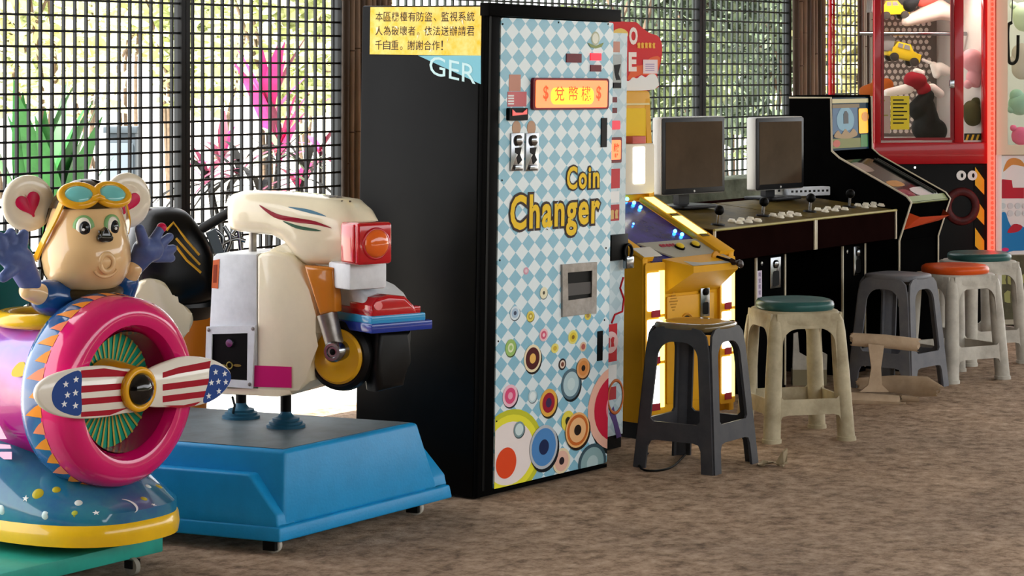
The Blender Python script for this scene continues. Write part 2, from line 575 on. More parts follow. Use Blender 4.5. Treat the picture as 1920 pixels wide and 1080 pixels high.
def shrub(label, x, y, w, h, m, n=1500, leaf=0.1, z0=0.15, seed=0, grp='shrubs beyond the fence'):
    rnd = random.Random(seed)
    r, M = root('leafy_shrub', label, 'shrub', (x, y, -0.01), 0, grp)
    for k in range(3):
        tube('stem', [(rnd.uniform(-.1, .1), rnd.uniform(-.1, .1), -0.03), (rnd.uniform(-.2, .2) * w, rnd.uniform(-.2, .2), h * 0.4),
                      (rnd.uniform(-.35, .35) * w, rnd.uniform(-.3, .3), h * 0.8)], [0.03, 0.022, 0.01], M_bark, r, n=6)
    V, Fs = [], []
    lobes = [(rnd.uniform(-.35, .35) * w, rnd.uniform(-.3, .3) * w, z0 + (h - z0) * rnd.uniform(.2, .8), rnd.uniform(.22, .4) * w) for _ in range(9)]
    for _ in range(n):
        lx, ly, lz, lr = rnd.choice(lobes)
        d = Vector((rnd.gauss(0, 1), rnd.gauss(0, 1), rnd.gauss(0, 1))).normalized() * lr * rnd.random() ** 0.4
        c = Vector((lx, ly, max(z0 * .5, lz))) + d
        c.z = max(0.05, c.z)
        a = Vector((rnd.gauss(0, 1), rnd.gauss(0, 1), rnd.gauss(0, .6))).normalized()
        b = a.cross(Vector((rnd.gauss(0, 1), rnd.gauss(0, 1), rnd.gauss(0, 1)))).normalized()
        s = leaf * rnd.uniform(.6, 1.3)
        k = len(V)
        V += [c - a * s, c + b * s * .38 - a * s * .1, c + a * s, c - b * s * .38 - a * s * .1]
        Fs.append((k, k + 1, k + 2, k + 3))
    o = mk('foliage', V, Fs, m, r); o['kind'] = 'stuff'
    return r

def world_x(px, Y): return (px - CX) / F * Y
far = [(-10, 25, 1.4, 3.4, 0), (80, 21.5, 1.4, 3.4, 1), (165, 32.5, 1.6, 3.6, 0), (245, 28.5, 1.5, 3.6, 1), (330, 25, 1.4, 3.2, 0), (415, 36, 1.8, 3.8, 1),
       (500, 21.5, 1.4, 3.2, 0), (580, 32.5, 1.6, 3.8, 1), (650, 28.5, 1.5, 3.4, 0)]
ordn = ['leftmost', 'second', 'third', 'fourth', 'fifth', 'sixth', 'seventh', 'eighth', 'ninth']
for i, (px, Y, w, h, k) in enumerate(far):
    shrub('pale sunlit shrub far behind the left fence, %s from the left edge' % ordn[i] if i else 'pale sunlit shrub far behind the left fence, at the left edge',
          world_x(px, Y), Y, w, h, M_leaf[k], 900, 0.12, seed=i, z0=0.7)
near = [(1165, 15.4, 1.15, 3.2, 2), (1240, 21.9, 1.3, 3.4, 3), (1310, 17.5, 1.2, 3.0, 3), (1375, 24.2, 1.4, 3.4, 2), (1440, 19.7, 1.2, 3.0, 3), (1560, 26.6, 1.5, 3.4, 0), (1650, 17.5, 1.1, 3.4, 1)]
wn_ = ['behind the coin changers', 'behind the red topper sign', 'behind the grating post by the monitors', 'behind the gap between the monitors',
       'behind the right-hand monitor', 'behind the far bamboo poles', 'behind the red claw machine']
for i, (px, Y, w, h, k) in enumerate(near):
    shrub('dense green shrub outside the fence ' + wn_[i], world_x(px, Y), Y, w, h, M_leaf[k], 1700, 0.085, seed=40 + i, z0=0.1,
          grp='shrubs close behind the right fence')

_leafmesh = {}
def strap_leaf(L, w, droop, m, parent, base, az, el, n=6, fold=0.15):
    """one long leaf with a folded midrib"""
    V, Fs = [], []
    d = Vector((math.cos(az), math.sin(az), 0)); s = Vector((-math.sin(az), math.cos(az), 0))
    p = Vector(base); e = el
    for i in range(n + 1):
        t = i / n
        ww = w * (math.sin(PI * (0.08 + 0.92 * t) ** 0.8) if t < 1 else 0.02) * 0.5 + 0.002
        up = Vector((-d.x * math.sin(e), -d.y * math.sin(e), math.cos(e)))
        V += [p - s * ww + up * ww * fold, p, p + s * ww + up * ww * fold]
        if i < n:
            p = p + (d * math.cos(e) + Vector((0, 0, 1)) * math.sin(e)) * (L / n)
            e -= droop / n
    for i in range(n):
        for j in range(2):
            Fs.append((i * 3 + j, i * 3 + j + 1, (i + 1) * 3 + j + 1, (i + 1) * 3 + j))
    return mk('leaf', V, Fs, m, parent, smooth=True)

def plant(name, label, cat, px, Y, heads, leafm, L, w, nleaf, seed, elr=(0.5, 1.4), droop=0.9):
    rnd = random.Random(seed)
    X = world_x(px, Y)
    r, M = root(name, label, cat, (X, Y, -0.01))
    for hx, hz in heads:
        tube('stem', [(0, 0, -0.03), (hx * .4, 0.02, hz * .5), (hx, 0.04, hz)], [0.016, 0.013, 0.009], M_twig, r, n=6)
        for i in range(nleaf):
            strap_leaf(L * rnd.uniform(.7, 1.1), w * rnd.uniform(.8, 1.2), droop * rnd.uniform(.6, 1.3),
                       leafm[i % len(leafm)] if rnd.random() < .8 else leafm[0], r,
                       (hx, 0.04, hz - 0.1 * rnd.random()), rnd.uniform(0, 2 * PI), rnd.uniform(*elr))
    return r
plant('cordyline_plant', 'tall cordyline with bright pink upright leaves behind the fence', 'plant', 500, 13.0, [(0.0, 1.15), (.06, .95)], [M_pink, M_pink, M_wine], .5, .075, 9, 3, (1.0, 1.5), .4)
plant('cordyline_plant', 'pink and wine cordyline close to the bamboo poles behind the fence', 'plant', 600, 13.6, [(0.0, .95), (.16, 1.2), (-.12, .75)], [M_pink, M_wine, M_wine], .34, .05, 9, 5, (.1, 1.3), 1.0)
plant('cordyline_plant', 'small red-leaved cordyline just right of the fence post', 'plant', 415, 12.4, [(0.0, .98), (-.08, .86)], [M_wine, M_pink, M_wine], .3, .045, 9, 8, (.1, 1.4), .9)
plant('leafy_bush', 'dark spiky bush low behind the fence above the scooter ride', 'plant', 450, 11.6, [(0.0, .92), (.1, .8), (-.16, .86)], [M_twig, M_wine, M_twig], .4, .03, 12, 11, (-.2, 1.0), 1.0)
plant('leafy_bush', 'dark spiky bush behind the fence under the pink cordyline', 'plant', 520, 12.2, [(0.0, 1.0), (.15, .9)], [M_twig, M_leaf[3], M_twig], .34, .03, 12, 12, (-.2, 1.0), .9)
plant('canna_plant', 'green plant with broad upright leaves behind the fence at the left', 'plant', 65, 11.0, [(-.06, .72), (.05, .66), (.12, .6)], [M_canna], .75, .1, 6, 21, (1.15, 1.5), .35)
r, M = root('utility_cabinet', 'small grey cabinet on the bright ground behind the left fence', 'cabinet', (world_x(226, 14), 14, -0.01))
M_cab = mat('grey_cabinet', '#3c454c', 0.6)
box('body', (-.09, .09), (0, .14), (0, 1.02), M_cab, r, 0.008)
box('door', (-.075, .075), (-.012, 0), (.3, .96), mat('cabinet_door', '#59646c', 0.6), r, 0.004)
box('cap', (-.105, .105), (-.02, .16), (1.02, 1.06), M_cab, r, 0.006)

# ---------------------------------------------------------------- coin changers
M_blk = mat('black_laminate', '#080808', 0.4, noise=0.3, nscale=5, spec=0.0)
M_blk2 = mat('black_frame', '#090909', 0.45, spec=0.01)
M_chrome = mat('chrome', '#8f9296', 0.2, metal=1.0)
M_alu = mat('dull_metal', '#9a9590', 0.4, metal=0.8, dirt='#4d4742', dirt_amt=0.5, nscale=30)
M_black = mat('plain_black', '#040404', 0.5, spec=0.1)
M_white = mat('plain_white', '#eef0f0', 0.5)
M_red = mat('plain_red', '#c41426', 0.4)
M_dred = mat('display_dark_red', '#6d0f24', 0.25)
M_yel = mat('letter_yellow', '#f2c90c', 0.5)
M_pinkp = mat('print_pink', '#e58d96', 0.5)

def checker_material(name, c1, c2, cell):
    m = bpy.data.materials.new(name); m.use_nodes = True
    nt = m.node_tree; b = nt.nodes['Principled BSDF']
    tc = nt.nodes.new('ShaderNodeTexCoord')
    mp = nt.nodes.new('ShaderNodeMapping')
    # diamonds: skew the panel's x and z so that a plain checker turns into a lattice of lozenges
    sep = nt.nodes.new('ShaderNodeSeparateXYZ'); nt.links.new(tc.outputs['Object'], sep.inputs[0])
    def math_(op, a, b_):
        n = nt.nodes.new('ShaderNodeMath'); n.operation = op
        for i, v in enumerate((a, b_)):
            if isinstance(v, float): n.inputs[i].default_value = v
            else: nt.links.new(v, n.inputs[i])
        return n.outputs[0]
    xs = math_('DIVIDE', sep.outputs['X'], cell[0]); zs = math_('DIVIDE', sep.outputs['Z'], cell[1])
    cmb = nt.nodes.new('ShaderNodeCombineXYZ')
    nt.links.new(math_('ADD', xs, zs), cmb.inputs[0]); nt.links.new(math_('SUBTRACT', xs, zs), cmb.inputs[1])
    cmb.inputs[2].default_value = 0.5
    ch = nt.nodes.new('ShaderNodeTexChecker'); ch.inputs['Scale'].default_value = 1.0
    ch.inputs['Color1'].default_value = lin(c1); ch.inputs['Color2'].default_value = lin(c2)
    nt.links.new(cmb.outputs[0], ch.inputs['Vector']); nt.links.new(ch.outputs['Color'], b.inputs['Base Color'])
    b.inputs['Roughness'].default_value = 0.35
    return m
M_check = checker_material('diamond_print', '#86bfd6', '#e2f0f6', (0.0728, 0.0562))

def motif(parent, fr, cx, cz, rx, rz, cols, lim, shadow=None, d0=0.0010):
    """a printed target of flat rings, cut off at the panel edge"""
    V, Fs, mi, mats = [], [], [], []
    lay = ([(rx * 1.03, rz * 1.03, shadow, 0.10 * rx, -0.13 * rz)] if shadow else []) + [(rx * f, rz * f, c, 0, 0) for f, c in cols]
    for k, (a, b, c, ox, oz) in enumerate(lay):
        ps = clip(ell(cx + ox, cz + oz, a, b, 30), *lim)
        if len(ps) < 3: continue
        if c not in mats: mats.append(c)
        i0 = len(V)
        V += [fr.p(u, v, d0 + 0.0004 * k) for u, v in ps]
        Fs.append(tuple(range(i0, i0 + len(ps)))); mi.append(mats.index(c))
    return mk('printed_circle', V, Fs, mats, parent, mi=mi)

def P(h): return mat('print_' + h, '#' + h, 0.4)

changer, MC = root('coin_changer', 'tall coin changer with blue diamond front, lit red sign and yellow lettering', 'coin changer', (-0.092, 7.478, 0.008), ROW, tilt=0.0155)
fr = FRONT(0.0)
def cf(px, py): return on(MC, fr, px, py)
xL, zT = cf(906, 12)
xR, zB = cf(1136, 886)
zT2 = cf(1145, 20)[1]
zTop = (zT + zT2) / 2
dB = -on(MC, LEFT(0.0), 690, 300)[0]
box('cabinet', (xL, xR), (0.012, dB), (0.0, zTop - 0.0), mat('changer_side', '#0a0a0a', 0.3, spec=0.06, noise=.3, nscale=4), changer, 0.006)
# frame: left post and top rail in front of the cabinet
xd = cf(936, 40)[0]; zd = cf(1000, 36)[1]; zb0 = cf(924, 916)[1]
prism('side_post', rect(xL, xd - 0.004, 0.0, zTop), fr, 0.02, M_blk2, changer, d0=-0.012, bev=0.004)
prism('post_groove', rect(xL + 0.022, xL + 0.034, 0.02, zTop - 0.03), fr, 0.002, M_black, changer, d0=0.0075)
prism('top_rail', rect(xL - 0.004, xR + 0.012, zd + 0.004, zTop + 0.008), fr, 0.04, M_blk2, changer, d0=-0.012, bev=0.004)
prism('plinth', rect(xd, xR + 0.002, 0.0, zb0 - 0.006), fr, 0.016, M_blk2, changer, d0=-0.012, bev=0.003)
DX0, DX1, DZ0, DZ1 = xd, cf(1143, 300)[0], zb0, zd
door = prism('door', rrect(DX0, DX1, DZ0, DZ1, 0.008, 3), fr, 0.02, M_check, changer, d0=-0.012)
df = FRONT(-0.008)
def c2(px, py): return on(MC, df, px, py)
def cb(x0, x1, y0, y1):
    a = c2(x0, y1); b = c2(x1, y0)
    return (a[0], b[0], a[1], b[1])
LIM = (DX0, DX1, DZ0, DZ1)
# printed circles: centre, size, colours from the outside in
W_, cr = P('f2efe0'), P('f6e0a8')
motifs = [
    ((1160, 762), 56, 80, [(1, P('edb9a4')), (.8, P('c8203e')), (.42, P('e79aa2'))], P('141a1c')),
    ((955, 850), 62, 82, [(1, P('c6c72e')), (.88, P('ece53a')), (.72, P('eee3e0'))], None),
    ((948, 868), 19, 29, [(1, P('e2491e'))], None),
    ((1018, 838), 26, 41, [(1, P('b9bfc6')), (.86, P('4d87c4')), (.35, P('18264f'))], P('101820')),
    ((1052, 864), 16, 24, [(1, P('ead9b4')), (.8, P('e6b9a6')), (.3, P('2a2028'))], None),
    ((1064, 789), 12, 19, [(1, P('e4d54f')), (.4, P('2a2a1a'))], None),
    ((1081, 806), 22, 33, [(1, P('eeb877')), (.88, P('c8692a')), (.7, P('efb981')), (.3, P('25180f'))], P('2c1d14')),
    ((1110, 868), 26, 36, [(1, P('3c5560')), (.82, P('8fb0b4')), (.4, P('b7d0d2'))], None),
    ((972, 805), 10, 15, [(1, P('7f9aa0')), (.75, P('cfe3e4'))], P('39474a')),
    ((1028, 755), 16, 26, [(1, P('e7b04a')), (.72, P('9e1730')), (.34, P('3a2a52'))], P('333020')),
    ((998, 743), 8, 12, [(1, P('c4dde4')), (.7, P('e6f2f4'))], P('5b7078')),
    ((956, 742), 14, 21, [(1, P('f0c4d2')), (.72, P('dd4d7c')), (.32, P('f1a8c0'))], P('2d2a33')),
    ((1070, 720), 18, 29, [(1, P('53707f')), (.8, P('b3cfd6')), (.4, P('c9dfe2'))], P('0f1518')),
    ((1092, 690), 12, 19, [(1, P('e2a66f')), (.75, P('d98e4b')), (.3, P('251a14'))], P('4a3220')),
    ((1054, 683), 7, 11, [(1, P('2a2025')), (.7, P('e4d2c0')), (.4, P('7c4636'))], None),
    ((998, 672), 16, 26, [(1, P('f1e2bc')), (.8, P('4f1518')), (.36, P('eebb61'))], P('1c1311')),
    ((957, 652), 10, 16, [(1, P('9cc26a')), (.55, P('e2ebc4')), (.3, P('a7cb76'))], P('3b4a2c')),
    ((1040, 653), 7, 9, [(1, P('e9df7a')), (.5, P('d2b23a'))], None),
    ((1074, 632), 9, 13, [(1, P('e8e07c')), (.7, P('e0c83c')), (.3, P('8a6a1e'))], None),
    ((1093, 650), 6, 9, [(1, P('e3c3a4')), (.6, P('b6605a'))], None),
    ((1019, 628), 8, 12, [(1, P('eec2c8')), (.65, P('d65f7c')), (.3, P('f1c9d0'))], None),
    ((994, 593), 7, 10, [(1, P('e4d45c')), (.6, P('b8a034')), (.3, P('f0e69a'))], P('5a5428')),
    ((965, 587), 9, 13, [(1, P('dbe8f0')), (.7, P('a9c4dc')), (.3, P('33445e'))], P('55646e')),
    ((1019, 549), 7, 11, [(1, P('ece8c8')), (.3, P('4a4a3a'))], P('6a7a7a')),
    ((986, 508), 5, 7, [(1, P('d8a0b4')), (.5, P('e6cad4'))], None),
    ((1102, 592), 6, 8, [(1, P('e2cf56')), (.5, P('a98a4a'))], None),
]
for i_, (c, a, b, cols, sh) in enumerate(motifs):
    x, z = c2(*c); rx = c2(c[0] + a, c[1])[0] - x; rz = z - c2(c[0], c[1] + b)[1]
    motif(door, df, x, z, rx, rz, cols, LIM, sh, {2: .0026, 3: .0032, 4: .0022, 5: .0018, 6: .0036, 8: .0028, 13: .003, 0: .0008}.get(i_, .001))
# lettering
M_out = mat('letter_outline', '#2a1010', 0.5)
def slope_text(name, body, q, parent, off, outl, fat):
    """q: left top, left bottom, right top, right bottom picture points of the lettering"""
    x0, z1 = c2(*q[0]); z0 = c2(*q[1])[1]; x1 = c2(*q[2])[0]
    o1 = text(name, body, (x0, x1, z0, z1), df, M_out, door, d0=0.0022, off=outl, base_off=off, spc=fat)
    text('letter_face', body, (x0, x1, z0, z1), df, M_yel, o1, d0=0.0030, off=off, spc=fat)
slope_text('lettering', 'Coin', ((1062, 312), (1062, 356), (1123, 309)), door, 0.028, 0.082, 1.14)
slope_text('lettering', 'Changer', ((956, 366), (956, 452), (1124, 372)), door, 0.028, 0.082, 1.14)
# illuminated sign
sg = rrect(*cb(994, 1137, 147, 206), 0.012)
sign = prism('lit_sign', sg, df, 0.012, M_dred, changer, d0=0.0)
bx = cb(998, 1133, 151, 202)
M_lamp = bpy.data.materials.new('sign_glow'); M_lamp.use_nodes = True
_b = M_lamp.node_tree.nodes['Principled BSDF']
_b.inputs['Base Color'].default_value = lin('#ff7a4a'); _b.inputs['Emission Color'].default_value = lin('#ff6a3c'); _b.inputs['Emission Strength'].default_value = 0.75
M_lampy = mat('sign_yellow', '#ffc928', 0.4, emit=0.75)
M_lampr = mat('sign_letters', '#ff3a08', 0.4, emit=0.6)
pane = prism('sign_pane', rrect(*bx, 0.008), df, 0.003, M_lamp, sign, d0=0.0115)
cxs = (bx[0] + bx[1]) / 2; w_ = bx[1] - bx[0]; h_ = bx[3] - bx[2]
prism('sign_glow', rrect(bx[0] + w_ * .2, bx[1] - w_ * .2, bx[2] + h_ * .12, bx[2] + h_ * .72, h_ * .25), df, 0.0006, M_lampy, sign, d0=0.0145)
text('sign_lettering', '兌 幣 機', (bx[0] + w_ * .25, bx[0] + w_ * .76, bx[2] + h_ * .24, bx[2] + h_ * .78), df, M_lampr, sign, d0=0.0156, off=0.010)
for k in (.13, .87):
    text('sign_lettering', '$', (bx[0] + w_ * (k - .035), bx[0] + w_ * (k + .035), bx[2] + h_ * .24, bx[2] + h_ * .8), df, M_lampr, sign, d0=0.0156, off=0.015)
# small displays
prism('display', rect(*cb(1061, 1089, 101, 117)), df, 0.004, M_dred, changer)
prism('display', rect(*cb(1106, 1126, 100, 113)), df, 0.004, mat('display_red', '#ff1f34', 0.3, emit=0.5), changer)
prism('display', rect(*cb(1106, 1126, 122, 134)), df, 0.004, M_dred, changer)
# bill slot with its pink print
prism('bill_print', rect(*cb(954, 976, 140, 171)), df, 0.0012, mat('print_bill', '#c9917f', 0.5), changer)
bp_ = prism('bill_print', rect(*cb(951, 987, 172, 200)), df, 0.0012, mat('print_bill2', '#cf6f74', 0.5), changer)
for k in range(4):
    prism('print_line', rect(*cb(952, 963, 178 + k * 5, 181 + k * 5)), df, 0.0004, M_white, bp_, d0=0.0013)
slot = prism('bill_slot', rrect(*cb(949, 984, 202, 226), 0.005), df, 0.014, M_black, changer)
q = [c2(*p) for p in ((954, 205), (960, 211), (973, 211), (981, 204), (981, 214), (954, 217))]
prism('slot_mouth', q, df, 0.003, mat('slot_pink', '#ee6a66', 0.4, emit=0.15), slot, d0=0.0135)
# two chrome coin returns
for x0 in (955, 983):
    cm = prism('coin_mechanism', rrect(*cb(x0, x0 + 25, 249, 321), 0.003), df, 0.006, M_chrome, changer, bev=0.001)
    b = cb(x0 + 6, x0 + 21, 254, 272)
    lathe('coin_button', [(0.0, 0.0), (.018, 0), (.018, .008), (.012, .013), (0.001, .014)], M_chrome, cm, n=18,
          fr=Fr(df.p((b[0] + b[1]) / 2, (b[2] + b[3]) / 2, 0.006), (1, 0, 0), (0, 0, 1), (0, -1, 0)))
    q = [c2(*p) for p in ((x0 + 8, 277), (x0 + 20, 276), (x0 + 17, 290), (x0 + 21, 300), (x0 + 14, 308), (x0 + 11, 296), (x0 + 14, 290), (x0 + 8, 286))]
    prism('coin_slot', q, df, 0.001, M_black, cm, d0=0.0062)
    b = cb(x0 + 6, x0 + 21, 309, 319)
    prism('return_cup', rrect(*b, 0.006), df, 0.007, M_chrome, cm, d0=0.005, bev=0.002)
    t = c2(x0 + 13, 240); rx = c2(x0 + 21, 240)[0] - t[0]
    prism('coin_print', ell(t[0], t[1], rx, rx * 1.0), df, 0.0012, mat('print_coin', '#c09a7e', 0.5), changer)
# handles (black recesses), pay-out tray, screws
prism('door_pull', rect(*cb(1126, 1137, 221, 276)), df, 0.004, M_black, changer)
prism('door_pull', rect(*cb(1119, 1129, 620, 677)), df, 0.004, M_black, changer)
q = [c2(*p) for p in ((1051, 496), (1116, 491), (1115, 588), (1110, 587), (1052, 594))]
hq = [c2(*p) for p in ((1061, 511), (1107, 507), (1106, 557), (1062, 563))]
tray = prism('payout_tray', q, df, 0.008, M_alu, changer, holes=[hq])
prism('tray_back', hq, df, 0.001, M_black, tray, d0=0.0005)
hq2 = [c2(*p) for p in ((1062, 532), (1106, 528), (1106, 550), (1062, 555))]
prism('tray_flap', hq2, df, 0.003, mat('tray_grey', '#4f4c4b', 0.5), tray, d0=0.001)
for p in ((940, 45), (1140, 45), (941, 338), (937, 488), (1136, 465), (1133, 600), (934, 640), (930, 790), (1047, 42)):
    x, z = c2(*p)
    x = min(max(x, DX0 + .008), DX1 - .008)
    lathe('screw', [(0.0, 0.0), (.0035, 0), (.003, .002), (0.0005, .0025)], M_black, changer, n=8, fr=Fr(df.p(x, z, 0), (1, 0, 0), (0, 0, 1), (0, -1, 0)))
# badge with a plain laurel (round print at the top right)
x, z = c2(1116, 72)
motif(door, df, x, z, .026, .024, [(1, P('b9bfa2')), (.75, P('e9ecdf'))], LIM)
prism('printed_leaf', [c2(*p) for p in ((1101, 80), (1116, 86), (1131, 80), (1127, 88), (1116, 91), (1106, 88))], df, 0.0006, P('8a9a52'), door, d0=0.002)
prism('price_print', rect(*cb(1153 - 12, 1153 - 11, 60, 61)), df, 0.0004, M_white, door)
# foot strips
box('foot', (xL + .06, xL + .12), (0.06, .12), (-0.012, 0.002), M_black, changer)
box('foot', (xR - .12, xR - .06), (0.06, .12), (-0.012, 0.002), M_black, changer)

# left side: blue corner panel with lettering, yellow notice
lf = LEFT(xL)
def cl(px, py): return on(MC, lf, px, py)
M_bluec = mat('panel_blue', '#6fb4c8', 0.4)
q = [cl(*p) for p in ((784, 104), (902, 104), (902, 158))]
tri = prism('corner_panel', q, lf, 0.0015, M_bluec, changer)
a = cl(806, 140); b = cl(889, 108)
text('side_lettering', 'GER', (cl(806, 120)[0], cl(893, 120)[0], cl(850, 140)[1], cl(850, 104)[1]), lf, mat('side_letter', '#b9dbe2', 0.4), tri, d0=0.0022, shear=-0.16)
M_notice = mat('yellow_notice', '#f2bf17', 0.45, dirt='#f5e7a0', dirt_amt=0.75, nscale=22)
nb = (cl(695, 58)[0], cl(903, 58)[0], cl(800, 103)[1], cl(800, 13)[1])
notice = prism('paper_notice', rect(*nb), lf, 0.0025, M_notice, changer, d0=0.001)
notice['label'] = 'yellow paper notice with black writing'
M_ink = mat('black_ink', '#2a2418', 0.6)
nw, nh = nb[1] - nb[0], nb[3] - nb[2]
for k, (s, f) in enumerate((('本區機檯有防盜、監視系統', .95), ('人為破壞者。依法送辦請君', .95), ('千自重。謝謝合作！', .72))):
    z1 = nb[3] - nh * (.1 + .3 * k)
    step = nw * (f - .05) / len(s)
    for j, ch in enumerate(s):
        u0 = nb[0] + nw * .05 + step * j
        if ch in '、。！':
            text('notice_character', ch, (u0 + step * .1, u0 + step * (.4 if ch != '！' else .3), z1 - nh * .2, z1 - nh * (.13 if ch != '！' else 0)), lf, M_ink, notice, d0=0.0038)
        else:
            text('notice_character', ch, (u0, u0 + step * .9, z1 - nh * .2, z1), lf, M_ink, notice, d0=0.0038, off=0.006)
for i in range(12):   # torn flecks of paper
    u = nb[0] + nw * random.uniform(.05, .95); v = nb[2] + nh * random.uniform(.1, .95)
    q = [(u + nw * random.uniform(-.02, .02), v + nh * random.uniform(-.09, .09)) for _ in range(3)]
    prism('torn_fleck', q, lf, 0.0003, mat('torn_paper', '#f6eec8', 0.7), notice, d0=0.0042)

# ---- the second changer, set back on the right
ch2, MC2 = root('coin_changer', 'slimmer pale blue coin changer standing behind the large changer, with red stickers', 'coin changer', tuple(rowp(0.69, 0.184, 0.006)), ROW, tilt=0.012)
def d2(px, py): return on(MC2, FRONT(0), px, py)
w2 = d2(1169, 600)[0]; zt2 = d2(1160, 62)[1]
M_check2 = checker_material('diamond_print_pale', '#a9c4cf', '#c3d6de', (0.0728, 0.0562))
box('cabinet', (0, w2), (0.01, .44), (0, zt2), M_blk, ch2, 0.004)
box('plinth', (0, w2), (0.004, .02), (0, .05), M_black, ch2)
pn = prism('front_panel', rect(0, w2, .05, zt2), FRONT(0), 0.014, M_check2, ch2, d0=-0.012)
f2 = FRONT(-0.002)
def d3(px, py): return on(MC2, f2, px, py)
def db(x0, x1, y0, y1):
    a = d3(x0, y1); b = d3(x1, y0); return (a[0], b[0], a[1], b[1])
prism('bill_print', rect(*db(1147, 1162, 78, 98)), f2, 0.001, mat('print_bill', '#c9917f', 0.5), ch2)
cm = prism('coin_mechanism', rect(*db(1146, 1163, 102, 166)), f2, 0.006, M_chrome, ch2)
prism('coin_slot', [d3(*p) for p in ((1149, 122), (1161, 120), (1157, 138), (1161, 150), (1153, 150), (1150, 136))], f2, 0.001, M_black, cm, d0=0.0061)
prism('return_cup', rect(*db(1147, 1161, 155, 165)), f2, 0.003, M_black, cm, d0=0.006)
prism('display', rect(*db(1145, 1156, 182, 192)), f2, 0.003, M_dred, ch2)
prism('display', rect(*db(1145, 1156, 202, 212)), f2, 0.003, M_dred, ch2)
prism('bill_slot', rrect(*db(1143, 1159, 226, 243), .006), f2, 0.01, mat('slot_red', '#d83a4c', 0.4, emit=0.2), ch2)
sg2 = prism('lit_sign', rrect(*db(1130, 1162, 257, 306), .006), f2, 0.01, M_dred, ch2)
prism('sign_pane', rrect(*db(1131, 1159, 262, 300), .006), f2, 0.003, M_lamp, sg2, d0=0.0095)
text('sign_lettering', '幣', db(1145, 1156, 268, 296), f2, M_lampr, sg2, d0=0.0128, off=0.02)
prism('red_sticker', rect(*db(1140, 1162, 316, 354)), f2, 0.001, M_red, ch2)
st = prism('white_sticker', rect(*db(1140, 1161, 358, 381)), f2, 0.001, M_white, ch2)
st = prism('red_sticker', rect(*db(1140, 1161, 383, 415)), f2, 0.001, mat('sticker_brick', '#b03038', 0.5), ch2)
marks('sticker_mark', 2, db(1143, 1160, 392, 412), f2, mat('print_tan', '#d8b070', 0.5), st, d0=0.002)
lk = prism('lock_box', rect(*db(1138, 1170, 438, 489)), f2, 0.02, M_black, ch2, bev=0.003)
pl = on(MC2, FRONT(-.03), 1177, 478)
torus('padlock_shackle', .026, .006, M_black, lk, fr=Fr((pl[0] + .005, -.028, pl[1] + .012), (1, 0, 0), (0, 0, 1), (0, -1, 0)), n=24, k=8)
box('padlock', (pl[0] - .022, pl[0] + .03, ), (-.042, -.02), (pl[1] - .05, pl[1] - .005), M_chrome, lk, .006)
st = prism('red_sticker', rect(*db(1136, 1157, 606, 680)), f2, 0.001, M_red, ch2)
x, z = d3(1144, 642); prism('sticker_disc', ell(x, z, .05, .04), f2, 0.0008, mat('sticker_pink', '#e9c4c4', 0.5), st, d0=0.0012)
marks('sticker_mark', 2, (x - .03, x + .03, z - .02, z + .02), f2, M_red, st, d0=0.0026)
prism('white_sticker', rect(*db(1136, 1156, 683, 722)), f2, 0.001, M_white, ch2)
prism('red_sticker', rect(*db(1134, 1155, 724, 752)), f2, 0.001, mat('sticker_brick', '#b03038', 0.5), ch2)
tube('printed_ribbon', [f2.p(*d3(*p), 0.002) for p in ((1146, 606), (1152, 590), (1166, 584), (1169, 560), (1162, 540), (1168, 520))], 0.004, M_red, ch2, n=6)
x, z = d3(1162, 742); torus('printed_ring', .05, .005, mat('ring_orange', '#c2672f', 0.5), ch2, fr=Fr(f2.p(x - .03, z, .002), (1, 0, 0), (0, 0, 1.2), (0, -1, 0)), n=28, k=6, rw=0.001)
prism('printed_ribbon', [d3(*p) for p in ((1142, 775), (1150, 762), (1160, 800), (1165, 818), (1156, 822), (1150, 795))], f2, 0.001, mat('ribbon_violet', '#55407c', 0.5), ch2)

# ---------------------------------------------------------------- yellow arcade machine
M_yb = mat('yellow_laminate', '#dfa41c', 0.4, noise=0.06, nscale=6)
M_ybd = mat('yellow_trim', '#c98a18', 0.4)
M_lit = mat('lit_white_panel', '#fffdf2', 0.4, emit=1.3)
M_lity = mat('lit_yellow_panel', '#fff07a', 0.4, emit=0.9)
yel, MY = root('arcade_machine', 'bright yellow coin arcade machine with lit side strips and sloping playfield', 'arcade machine', (0.494, 8.6, 0), math.radians(44.5))
def yf(px, py, y=0.0): return on(MY, FRONT(y), px, py)
YX0 = yf(1205, 794)[0]; YX1 = yf(1376, 600)[0]
zb = (yf(1206, 794)[1] + yf(1374, 769)[1]) / 2
zs = (yf(1195, 504)[1] + yf(1377, 456)[1]) / 2
zback, dback = zs + 0.195, 0.42
W = YX1 - YX0
# side cheeks with the machine's profile
prof = [(0.0, zb), (0.0, zs), (-dback, zback), (-dback - .02, zback + .4), (-dback - .16, zback + .4), (-dback - .18, zb)]
for x0, x1 in ((YX0, YX0 + .03), (YX1 - .03, YX1)):
    prism('side_cheek', [(a, b) for a, b in prof], LEFT(x1), x1 - x0, M_yb, yel, bev=0.003)
